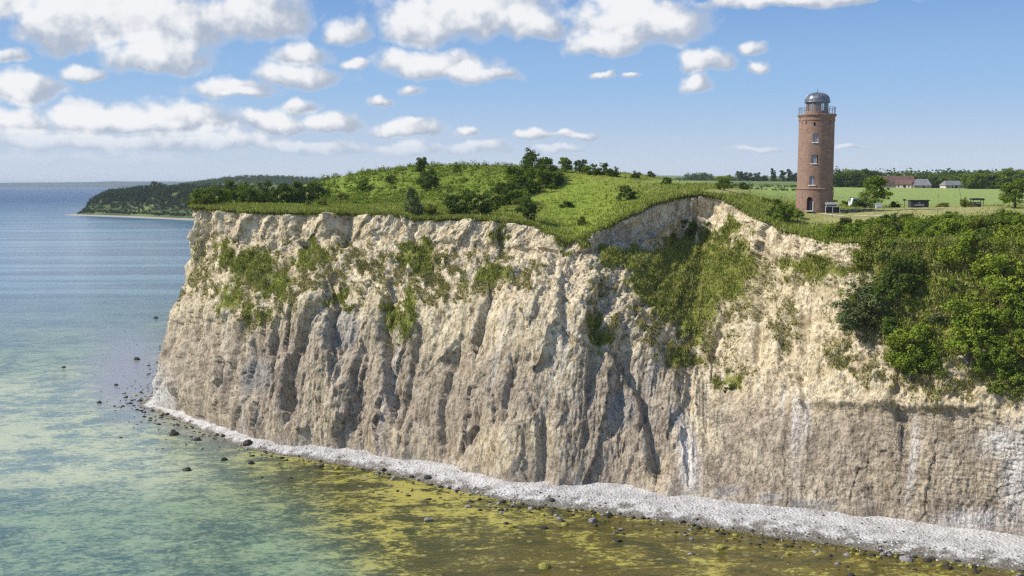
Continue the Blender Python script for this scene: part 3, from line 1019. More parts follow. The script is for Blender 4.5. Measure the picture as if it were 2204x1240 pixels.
def leaves(Pts, size, out_dir=None, bias=0.7, asp=0.6, r=rng):
    """one small diamond face per point"""
    n = len(Pts)
    nrm = r.normal(size=(n, 3))
    nrm /= np.linalg.norm(nrm, axis=1)[:, None]
    if out_dir is not None:
        nrm = nrm + bias * out_dir
        nrm /= np.linalg.norm(nrm, axis=1)[:, None]
    tg = np.cross(nrm, r.normal(size=(n, 3)))
    tg /= np.linalg.norm(tg, axis=1)[:, None] + 1e-9
    bt = np.cross(nrm, tg)
    s = (np.asarray(size) * r.uniform(0.6, 1.35, n))[:, None]
    V = np.stack([Pts + tg * s, Pts + bt * s * asp, Pts - tg * s, Pts - bt * s * asp], 1).reshape(-1, 3)
    F = np.arange(4 * n).reshape(n, 4)
    return V, F


def clump_points(lobes, n, r, nclump=90, spread=0.055):
    """leaf positions gathered in clumps that sit on and in the lobes"""
    L = np.array(lobes, float)
    wgt = (L[:, 3] * L[:, 4]) + 1e-6
    k = r.choice(len(L), nclump, p=wgt / wgt.sum())
    dc = r.normal(size=(nclump, 3))
    dc /= np.linalg.norm(dc, axis=1)[:, None]
    rad = 0.55 + 0.5 * r.uniform(size=nclump)
    cc_ = L[k, :3] + dc * rad[:, None] * np.stack([L[k, 3], L[k, 3], L[k, 4]], -1)
    sz = r.uniform(0.6, 1.4, nclump)
    q = r.choice(nclump, n, p=sz ** 2 / (sz ** 2).sum())
    dl = r.normal(size=(n, 3))
    dl /= np.linalg.norm(dl, axis=1)[:, None]
    P_ = cc_[q] + dl * (spread * sz[q] * r.uniform(0.1, 1, n) ** 0.5)[:, None] * [1.05, 1.05, 1.0]
    return P_, 0.6 * dl + 0.5 * dc[q]


def make_tree(kind, seed):
    """unit-height tree: crown mesh (leaf faces) and trunk mesh (tapered stem and limbs)"""
    r = np.random.RandomState(seed)
    lobes = []
    tr = MB()
    if kind == 'tree':
        for i in range(15):
            a, h = r.uniform(0, 2 * pi), r.uniform(0.16, 0.86)
            R = 0.29 * math.sqrt(max(0.05, 1 - ((h - 0.48) / 0.54) ** 2))
            lobes.append((R * cos(a), R * sin(a), h, r.uniform(0.10, 0.17), r.uniform(0.08, 0.13)))
        lobes.append((0, 0, 0.5, 0.24, 0.34))
        n, ls, ncl, spr = 8000, 0.019, 230, 0.058
    elif kind == 'round':
        for i in range(16):
            a, h = r.uniform(0, 2 * pi), r.uniform(0.08, 0.85)
            R = 0.34 * math.sqrt(max(0.08, 1 - ((h - 0.42) / 0.58) ** 2))
            lobes.append((R * cos(a), R * sin(a), h, r.uniform(0.11, 0.18), r.uniform(0.09, 0.15)))
        lobes.append((0, 0, 0.42, 0.3, 0.36))
        n, ls, ncl, spr = 8000, 0.021, 260, 0.062
    elif kind == 'shrub':
        for i in range(13):
            a, h = r.uniform(0, 2 * pi), r.uniform(0.1, 0.8)
            R = 0.42 * math.sqrt(max(0.08, 1 - (h / 0.95) ** 2)) * r.uniform(0.5, 1)
            lobes.append((R * cos(a), R * sin(a), h, r.uniform(0.13, 0.22), r.uniform(0.11, 0.19)))
        lobes.append((0, 0, 0.33, 0.36, 0.3))
        n, ls, ncl, spr = 4600, 0.028, 100, 0.085
    elif kind == 'pine':
        for i in range(20):
            a, h = r.uniform(0, 2 * pi), r.uniform(0.2, 0.9)
            R = 0.55 * (1 - 0.8 * max(0, (h - 0.25) / 0.7)) * r.uniform(0.5, 1)
            lobes.append((R * cos(a), R * sin(a), h, r.uniform(0.13, 0.2), r.uniform(0.05, 0.08)))
        lobes.append((0, 0, 0.55, 0.24, 0.33))
        n, ls, ncl, spr = 6500, 0.02, 130, 0.07
    elif kind == 'poplar':
        for i in range(10):
            h = 0.2 + 0.075 * i
            lobes.append((r.uniform(-.05, .05), r.uniform(-.05, .05), h, r.uniform(0.1, 0.15), 0.1))
        n, ls, ncl, spr = 1800, 0.03, 40, 0.06
    P_, dn = clump_points(lobes, n, r, ncl, spr)
    P_[:, 2] = np.maximum(P_[:, 2], 0.012 + 0.05 * r.uniform(size=len(P_)))
    Vl, Fl = leaves(P_, ls, dn + [0, 0, 0.25], 0.9, r=r)
    if kind in ('tree', 'round', 'pine', 'poplar'):
        tr.tube((0, 0, -0.03), (0.01, 0, 0.3), 0.035, 0.024)
        tr.tube((0.01, 0, 0.3), (0, 0.01, 0.75), 0.024, 0.008)
        for lb in lobes[:8]:
            tr.tube((0.01, 0, max(0.16, lb[2] * 0.55)), (lb[0] * .8, lb[1] * .8, lb[2]), 0.014, 0.004, 5)
    else:
        for lb in lobes[:7]:
            tr.tube((lb[0] * .12, lb[1] * .12, -0.04), (lb[0] * .8, lb[1] * .8, lb[2]), 0.018, 0.005, 5)
    return Vl, Fl, tr


PROTO = {}


def proto(kind, var, color):
    key = (kind, var, color)
    if key not in PROTO:
        gk = (kind, var)
        if gk not in PROTO:
            PROTO[gk] = make_tree(kind, 100 + 13 * var + len(kind))
        Vl, Fl, tr = PROTO[gk]
        PROTO[key] = (new_mesh('crown', Vl, Fl, [LEAF[color]]), tr.mesh('trunk', BARK))
    return PROTO[key]


def plant(kind, var, color, P0, h, wscale, rz, name, label, cat, group=None):
    cm, tm = proto(kind, var, color)
    root = empty(name, P0, rz, (h * wscale, h * wscale, h))
    tag(root, label, cat, group)
    obj('foliage' if kind == 'shrub' else 'crown', cm, root)
    obj('stem' if kind == 'shrub' else 'trunk', tm, root)
    return root


def on_land(px_, y_):
    a, dy, _ = ray(px_, 430)
    x = a / dy * y_
    return (float(x), float(y_), ground_z(x, y_))


QXf, QYf, Cf, Nf = QX.ravel(), QY.ravel(), Cd.reshape(-1, 3), N.reshape(-1, 3)
front = np.broadcast_to((np.arange(NCC) >= NB)[None], QX.shape).ravel()


def on_cliff(px_, py_):
    dd = (QXf - px_) ** 2 + (QYf - py_) ** 2 + np.where(front, 0, 1e9)
    k = np.argmin(dd)
    return tuple(float(q) for q in Cf[k])


# ------------------------------------------------------------------ the brick tower
def brick_mat():
    m, t, out = mat_new("tower_brick")
    tc_ = t.node('ShaderNodeTexCoord').outputs['Object']
    s_ = t.node('ShaderNodeSeparateXYZ')
    t.l.new(tc_, s_.inputs[0])
    ang = t.math('MULTIPLY', t.math('ARCTAN2', s_.outputs[0], s_.outputs[1]), 3.5)
    cb = t.node('ShaderNodeCombineXYZ')
    t.l.new(ang, cb.inputs[0])
    t.l.new(s_.outputs[2], cb.inputs[1])
    bt = t.node('ShaderNodeTexBrick')
    t.l.new(cb.outputs[0], bt.inputs[0])
    bt.inputs['Color1'].default_value = (0.215, 0.112, 0.078, 1)
    bt.inputs['Color2'].default_value = (0.31, 0.175, 0.12, 1)
    bt.inputs['Mortar'].default_value = (0.36, 0.28, 0.22, 1)
    bt.inputs['Scale'].default_value = 1.0
    bt.inputs['Mortar Size'].default_value = 0.012
    bt.inputs['Brick Width'].default_value = 0.26
    bt.inputs['Row Height'].default_value = 0.083
    n1 = t.noise(tc_, 0.8, 6.0, 0.65)
    n2 = t.noise(t.mapping(tc_, (1.5, 1.5, 0.25)), 1.0, 5.0, 0.6)
    c = t.mix(t.smooth(n1, 0.48, 0.68, 0, 0.65), bt.outputs[0], (0.42, 0.27, 0.18))
    c = t.mix(t.smooth(n2, 0.55, 0.75, 0, 0.6), c, (0.17, 0.09, 0.06))
    bandn = t.noise(t.mapping(tc_, (0.3, 0.3, 4.0)), 1.0, 4.0, 0.7)
    c = t.mix(t.smooth(bandn, 0.5, 0.68, 0, 0.55), c, (0.20, 0.105, 0.075))
    sp_ = t.noise(tc_, 3.5, 3.0, 0.6)
    c = t.mix(t.smooth(sp_, 0.63, 0.7, 0, 0.7), c, (0.10, 0.055, 0.04))
    principled(t, out, c, 0.9, 0.2, bump(t, t.math('ADD', bt.outputs[1], n1), 0.5, 0.03))
    return m


BRICK = brick_mat()
STONE = plain('pale_render', (0.62, 0.59, 0.55), 0.8)
DARK = plain('dark_timber', (0.03, 0.022, 0.03), 0.7)
WHITEP = plain('white_paint', (0.78, 0.77, 0.74), 0.6, 0.1)
LEAD = plain('weathered_lead', (0.17, 0.18, 0.20), 0.45, 0.55, 2.2, 0.5)
IRON = plain('grey_iron', (0.22, 0.23, 0.25), 0.5, 0.2, 3.0, 0.3)
PANE = plain('dusty_pane', (0.22, 0.23, 0.26), 0.2, 0.15, 2.0, 0.0, 0.8)
GLASS_M, gt, gout = mat_new('lantern_glass')
gtr = gt.node('ShaderNodeBsdfTransparent')
gtr.inputs[0].default_value = (0.80, 0.86, 0.90, 1)
ggl = gt.node('ShaderNodeBsdfGlossy')
ggl.inputs['Roughness'].default_value = 0.05
gfr = gt.node('ShaderNodeFresnel')
gfr.inputs[0].default_value = 1.5
gmx = gt.node('ShaderNodeMixShader')
gt.l.new(gt.math('ADD', gfr.outputs[0], 0.12), gmx.inputs[0])
gt.l.new(gtr.outputs[0], gmx.inputs[1])
gt.l.new(ggl.outputs[0], gmx.inputs[2])
gt.l.new(gmx.outputs[0], gout.inputs[0])

TX, TY, TZ = on_land(1753, 202)
TZ -= 0.15
tower = empty("brick_tower", (TX, TY, TZ), -math.atan2(TX, TY))   # local -y looks at the viewer
tag(tower, "round red brick tower with glazed lantern and grey lead dome on the cliff top", "tower")


def wall_mesh(prof, openings, nth=120, depth=0.4):
    """turned wall with real openings: prof = [(z, r)], openings = [(th0, th1, z0, z1)]"""
    th = set(np.round(np.linspace(-pi, pi, nth + 1), 5))
    zs = set(np.round(np.arange(prof[0][0], prof[-1][0], 0.8), 4)) | {round(p[0], 4) for p in prof}
    for a0, a1, z0, z1 in openings:
        th = {q for q in th if not (a0 - 0.02 < q < a1 + 0.02)} | {a0, (a0 + a1) / 2, a1}
        zs |= {z0, z1}
    th, zs = sorted(th), sorted(zs)
    R = lambda z: float(np.interp(z, [p[0] for p in prof], [p[1] for p in prof]))
    mb = MB()
    V = [(R(z) * sin(a), -R(z) * cos(a), z) for z in zs for a in th]
    nt = len(th)
    F = []
    for jz in range(len(zs) - 1):
        for ia in range(nt - 1):
            ca, cz = (th[ia] + th[ia + 1]) / 2, (zs[jz] + zs[jz + 1]) / 2
            if any(a0 < ca < a1 and z0 < cz < z1 for a0, a1, z0, z1 in openings):
                continue
            b0 = jz * nt + ia
            F.append((b0, b0 + 1, b0 + nt + 1, b0 + nt))
    mb.add(V, F)
    for a0, a1, z0, z1 in openings:
        ring = [(a0, z0), (a1, z0), (a1, z1), (a0, z1)]
        Vr = [((R(z) - dp) * sin(a), -(R(z) - dp) * cos(a), z) for dp in (0, depth) for a, z in ring]
        mb.add(Vr, [(i, i + 4, (i + 1) % 4 + 4, (i + 1) % 4) for i in range(4)])
    return mb


def arch_fill(a0, a1, zs_, z1, r, half):
    """brick spandrels that round off the head of an opening"""
    mb = MB()
    n = 8
    V, F = [], []
    for i in range(n + 1):
        tq = i / n
        a = a0 + (a1 - a0) * tq
        zz = zs_ + (z1 - zs_) * math.sqrt(max(0, 1 - (2 * tq - 1) ** 2))
        for rr in (r - 0.01, r - 0.36):
            V.append((rr * sin(a), -rr * cos(a), zz))
            V.append((rr * sin(a), -rr * cos(a), z1 + 0.002))
    for i in range(n):
        b0 = i * 4
        F += [(b0, b0 + 4, b0 + 5, b0 + 1), (b0 + 2, b0 + 6, b0 + 4, b0)]
    return mb.add(V, F)


def panel(a0, a1, z0, z1, r, n=4):
    V = [(r * sin(a0 + (a1 - a0) * i / n), -r * cos(a0 + (a1 - a0) * i / n), z) for z in (z0, z1) for i in range(n + 1)]
    return MB().add(V, [(i, i + 1, n + 2 + i, n + 1 + i) for i in range(n)])


R0, R1 = 3.52, 3.38
WIN = [(-0.16, 5.08, 6.85), (-0.10, 9.2, 10.9), (-0.04, 13.25, 14.95)]
wops = [(c_ - 0.15, c_ + 0.15, z0, z1) for c_, z0, z1 in WIN]
door = (-0.42, -0.10, 0.12, 2.75)
slots = [(c_ - 0.035, c_ + 0.035, 16.75, 17.35) for c_ in (-0.95, -0.62, 0.85, -1.5, 1.4)] + [(-0.17, -0.06, 16.4, 17.05)]
wall_mesh([(-0.8, 3.56), (0, 3.54), (4.35, 3.50)], [door]).build('lower_wall', BRICK, tower, True)
wall_mesh([(4.35, 3.40), (17.6, 3.36)], wops + slots).build('upper_wall', BRICK, tower, True)
MB().lathe([(3.40, 4.22), (3.62, 4.24), (3.64, 4.36), (3.52, 4.44), (3.39, 4.50)], 96).build('string_course', BRICK, tower)
MB().lathe([(3.34, 17.45), (3.46, 17.5), (3.48, 17.68), (3.42, 17.72), (3.42, 18.1), (3.52, 18.2), (3.54, 18.32), (3.64, 18.40), (3.70, 18.62), (3.66, 18.72), (0.2, 18.74)], 96).build('cornice', BRICK, tower)
core = MB().lathe([(2.9, -0.5), (2.9, 18.5)], 48)
core.build('inner_wall', DARK, tower)
for c_, z0, z1 in WIN:
    wn = MB()
    wn.add(*[panel(c_ - 0.15, c_ + 0.15, z0, z0 + 0.07, 3.10).v, panel(c_ - 0.15, c_ + 0.15, z0, z0 + 0.07, 3.10).f])
    for q0_, q1_ in ((c_ - 0.15, c_ - 0.132), (c_ + 0.132, c_ + 0.15), (c_ - 0.008, c_ + 0.008)):
        pm = panel(q0_, q1_, z0, z1, 3.105)
        wn.add(pm.v, pm.f)
    wo_ = wn.build('window', WHITEP, tower)
    panel(c_ - 0.15, c_ + 0.15, z0 + 0.03, z1, 3.08).build('pane', PANE, wo_)
    sl = MB().lathe([(3.1, z0 - 0.14), (3.52, z0 - 0.14), (3.52, z0 - 0.002), (3.1, z0 - 0.002)], 6, c_ - 0.2, c_ + 0.2)
    sl.build('sill', WHITEP, wo_)
    arch_fill(c_ - 0.15, c_ + 0.15, z1 - 0.45, z1, 3.385, 0.5).build('arch', BRICK, wo_)
dr = panel(door[0], door[1], door[2], door[3], 3.16)
dro = dr.build('door', DARK, tower)
arch_fill(door[0], door[1], door[3] - 0.5, door[3], 3.53, 0.5).build('arch', BRICK, dro)
pm = MB().lathe([(3.5, 0.0), (3.6, 0.0), (3.6, 1.9), (3.5, 1.9)], 2, door[1] + 0.005, door[1] + 0.055)
pm.build('door_jamb', STONE, dro)
MB().box((-0.9, -3.85, 0.06), (1.5, 0.9, 0.22)).build('step', STONE, dro)
# gallery with railing
for zq, rr in ((19.75, 0.03), (19.25, 0.02), (20.05, 0.035)):
    MB().lathe([(3.46 - rr, zq), (3.46, zq + rr), (3.46 + rr, zq), (3.46, zq - rr), (3.46 - rr, zq)], 64).build('railing', IRON, tower)
post_me = MB().tube((0, 0, 18.7), (0, 0, 20.08), 0.035, 0.035, 6).mesh('railing_post', IRON)
for i in range(26):
    a = 2 * pi * i / 26
    o = obj('railing_post', post_me, tower)
    o.location = (3.46 * sin(a), -3.46 * cos(a), 0)
# lantern room: brick piers to the left, glazing to the right
lan = MB().lathe([(2.15, 18.7), (2.15, 19.35), (2.05, 19.4)], 32).build('lantern_base', BRICK, tower)
pane_me = MB().add(*[panel(0, 2 * pi / 14, 19.4, 21.0, 2.08, 2).v, panel(0, 2 * pi / 14, 19.4, 21.0, 2.08, 2).f]).mesh('lantern_pane', GLASS_M)
mull_me = MB().tube((0, 0, 19.38), (0, 0, 21.05), 0.06, 0.06, 6).mesh('mullion', IRON)
pier_me = MB().lathe([(1.80, 19.38), (2.11, 19.38), (2.11, 21.04), (1.80, 21.04)], 3, 0, 2 * pi / 28).mesh('brick_pier', BRICK)
for i in range(14):
    a = 2 * pi * i / 14
    o = obj('lantern_pane', pane_me, tower)
    o.rotation_euler = (0, 0, a)
    o = obj('mullion', mull_me, tower)
    o.location = (2.09 * sin(a), -2.09 * cos(a), 0)
    if sin(a) < 0.2:
        o = obj('brick_pier', pier_me, tower)
        o.rotation_euler = (0, 0, a + pi / 28)
MB().lathe([(0.7, 18.7), (0.7, 20.7), (0.4, 20.9)], 20).build('lamp_housing', BRICK, tower)
MB().lathe([(1.95, 20.98), (2.44, 20.98), (2.48, 21.08), (2.40, 21.2), (2.3, 21.26)], 48).build('eaves', LEAD, tower)
domep = [(2.34, 21.2), (2.32, 21.5), (2.24, 21.85), (2.05, 22.2), (1.75, 22.48), (1.3, 22.72), (0.7, 22.88), (0.15, 22.94), (0.0, 22.95)]
dome = MB().lathe(domep, 48).build('dome', LEAD, tower, True)
for i in range(16):
    a = 2 * pi * i / 16
    sb = MB()
    for (r0_, z0_), (r1_, z1_) in zip(domep[:-2], domep[1:-1]):
        sb.tube((r0_ * sin(a), -r0_ * cos(a), z0_), (r1_ * sin(a), -r1_ * cos(a), z1_), 0.05, 0.05, 5, False)
    sb.build('seam', LEAD, dome)
MB().tube((0, 0, 22.9), (0, 0, 23.75), 0.07, 0.03, 8).lathe([(0.0, 23.15), (0.13, 23.28), (0.0, 23.42)], 8).build('finial', LEAD, tower)
for a, zq in ((-0.95, 2.35), (-0.72, 2.6), (-0.7, 2.3)):
    MB().lathe([(3.56, zq), (3.40, zq), (3.40, zq + 0.25), (3.56, zq + 0.25)], 2, a - 0.035, a + 0.035).build('vent_hole', DARK, tower)


# ------------------------------------------------------------------ things round the tower
def land_local(dx, dy):
    x, y = TX + dx, TY + dy
    return (x, y, ground_z(x, y))


# rack with a name board beside the door
p = land_local(2.2, -4.6)
rk = empty('information_stand', p)
tag(rk, "white framed information stand with dark boards beside the tower door", "information stand")
for dx in (-1.35, 0, 1.35):
    MB().box((dx, 0, 0.7), (0.1, 0.1, 1.4)).build('post', WHITEP, rk)
for dx in (-0.68, 0.68):
    MB().box((dx, 0.0, 0.72), (1.14, 0.08, 1.1)).build('board', DARK, rk)
MB().box((0, 0, 1.42), (2.9, 0.12, 0.1)).build('rail', STONE, rk)
MB().box((-0.2, -0.05, 1.95), (2.5, 0.12, 0.38), tilt=0.3).box((-1.2, 0.02, 1.6), (0.08, 0.08, 0.5)).box((1.0, 0.02, 1.6), (0.08, 0.08, 0.5)).build('canopy', WHITEP, rk)
DARKBLUE = plain('dark_slat', (0.035, 0.04, 0.06), 0.6)
for i, (dx, dy, lab) in enumerate([(4.7, -3.6, "dark picnic bench nearest the tower's shaded side"), (7.2, -3.2, "second dark picnic bench right of the tower base"), (9.6, -2.8, "dark picnic bench farthest from the tower, towards the pine")]):
    bq = empty('picnic_bench', land_local(dx, dy), 0.1 * i)
    tag(bq, lab, "bench", "picnic benches by the tower")
    MB().box((0, 0, 0.74), (1.8, 0.75, 0.08)).build('table_top', DARKBLUE, bq)
    for s_ in (-1, 1):
        MB().box((0, 0.68 * s_, 0.44), (1.8, 0.28, 0.07)).build('seat', DARKBLUE, bq)
        MB().box((0.65 * s_, 0, 0.37), (0.1, 1.4, 0.09)).box((0.65 * s_, 0.3, 0.2), (0.1, 0.1, 0.75), tilt=0.35).box((0.65 * s_, -0.3, 0.2), (0.1, 0.1, 0.75), tilt=-0.35).build('leg', DARKBLUE, bq)
# footpath
pathp = [land_local(-0.8, -4.3), land_local(1.5, -6.0), land_local(5, -9.5), land_local(8, -13), land_local(10, -17)]
pp = np.array(pathp)
ts = np.linspace(0, 4, 60)
pc = np.stack([np.interp(ts, range(5), blur(pp[:, k], 1)) for k in range(3)], -1)
tdir = np.gradient(pc[:, :2], axis=0)
tdir /= np.linalg.norm(tdir, axis=1)[:, None]
nrm2 = np.stack([-tdir[:, 1], tdir[:, 0]], -1)
PV = []
for o_ in (-0.6, -0.2, 0.2, 0.6):
    q = pc[:, :2] + nrm2 * o_
    PV.append(np.stack([q[:, 0], q[:, 1], [ground_z(*u) + 0.06 for u in q]], -1))
path_m = plain('worn_path', (0.55, 0.48, 0.33), 0.95, 0.2)
tag(obj('footpath', new_mesh('footpath', np.array(PV).reshape(-1, 3), grid_faces(4, 60)[:, ::-1], [path_m], True)), "pale trodden path leading from the tower door", kind="structure")

# under the pine: a car, a white garden seat and a dark clipped block
CARW = plain('silver_paint', (0.62, 0.63, 0.64), 0.3, 0.05)
TYRE = plain('tyre_rubber', (0.02, 0.02, 0.02), 0.8)
CGL = plain('car_glass', (0.03, 0.04, 0.05), 0.1, 0.1, 2, 0, 0.8)
cb_ = empty('parked_van', on_land(1851, 228), radians(8))
tag(cb_, "pale silver van parked behind the dark hedge left of the pine", "van")
prof_c = [(-2.3, 0.35), (-2.3, 1.0), (-2.1, 1.9), (-1.9, 2.05), (0.9, 2.05), (1.25, 1.9), (1.65, 1.15), (2.25, 0.95), (2.35, 0.5), (2.3, 0.35)]
nv = len(prof_c)
vb = MB().add([(x, s_ * 0.9, z) for s_ in (-1, 1) for x, z in prof_c], [tuple(range(nv)), tuple(range(2 * nv - 1, nv - 1, -1))] + [(i, i + nv, (i + 1) % nv + nv, (i + 1) % nv) for i in range(nv)])
vb.build('body', CARW, cb_)
for x0_, x1_ in ((-1.95, -0.7), (-0.55, 0.5), (0.6, 1.25)):
    for s_ in (-1, 1):
        MB().box(((x0_ + x1_) / 2, s_ * 0.9, 1.5), (x1_ - x0_, 0.03, 0.5)).build('side_window', CGL, cb_)
for x_ in (-1.45, 1.45):
    for s_ in (-1, 1):
        MB().tube((x_, s_ * 0.72, 0.34), (x_, s_ * 0.93, 0.34), 0.34, 0.34, 16).build('wheel', TYRE, cb_)
plant('shrub', 2, 'dark', on_land(1846, 219), 1.9, 1.6, 0.3, 'clipped_hedge', "low dark clipped bush block in front of the van, left of the pine", "bush")
plant('shrub', 4, 'dark', on_land(1862, 219), 1.7, 1.5, 1.3, 'clipped_hedge', "low dark bush at the foot of the pine, right of the van", "bush")
gs = empty('garden_seat', on_land(1893, 216), 0.3)
tag(gs, "white painted garden seat standing under the pine", "garden seat")
MB().box((0, 0, 0.45), (1.7, 0.5, 0.08)).build('seat', WHITEP, gs)
MB().box((0, 0.28, 0.85), (1.7, 0.08, 0.7), tilt=-0.15).build('backrest', WHITEP, gs)
for x_ in (-0.75, 0.75):
    for y_ in (-0.2, 0.2):
        MB().box((x_, y_, 0.21), (0.09, 0.09, 0.42)).build('leg', WHITEP, gs)
# kiosk
ROOFD = plain('dark_felt_roof', (0.035, 0.04, 0.04), 0.8)
KW = plain('dark_grey_cladding', (0.055, 0.058, 0.062), 0.7)
kk = empty('kiosk', on_land(1977, 222), -0.1)
tag(kk, "dark grey flat-roofed kiosk with white lettering at the field edge", "kiosk")
MB().box((0, 0, 0.75), (3.7, 2.2, 1.5)).build('wall', KW, kk)
MB().box((0, -0.1, 1.58), (4.1, 2.7, 0.16)).build('roof', ROOFD, kk)
let = MB()
for i in range(9):
    let.box((-0.85 + i * 0.21, -1.115, 0.55 + 0.03 * ((i * 7) % 3)), (0.13, 0.012, 0.24 + 0.07 * ((i * 5) % 3)))
let.box((-0.15, -1.115, 1.05), (0.5, 0.012, 0.12)).build('lettering', WHITEP, kk)
# shelter
WOODM = plain('weathered_wood', (0.16, 0.13, 0.10), 0.85)
sh_ = empty('shelter', on_land(2103, 222), -0.12)
tag(sh_, "small open wooden shelter with flat dark roof behind a bush", "shelter")
MB().box((0, 0, 1.75), (2.5, 1.9, 0.42)).build('roof', ROOFD, sh_)
for x_ in (-1.05, 1.05):
    for y_ in (-0.8, 0.8):
        MB().box((x_, y_, 0.78), (0.12, 0.12, 1.56)).build('post', WOODM, sh_)
MB().box((0, 0.8, 0.6), (2.0, 0.06, 1.1)).build('back_panel', WOODM, sh_)
MB().box((0.3, -0.3, 0.95), (1.3, 0.5, 0.1), tilt=0.2).build('counter', WHITEP, sh_)
sg = empty('signboard', on_land(1947, 226), 0.0)
tag(sg, "tiny dark signboard on a post left of the kiosk", "sign")
MB().box((0, 0, 1.7), (0.7, 0.05, 0.3)).build('board', DARK, sg)
MB().box((0, 0.04, 0.8), (0.08, 0.08, 1.7)).build('post', WOODM, sg)
sp2 = empty('leaning_pole', on_land(2073, 226))
tag(sp2, "thin leaning pole standing in the bush left of the shelter", "pole")
MB().tube((0, 0, -0.2), (-1.0, 0, 4.2), 0.05, 0.03, 6).build('shaft', WOODM, sp2)

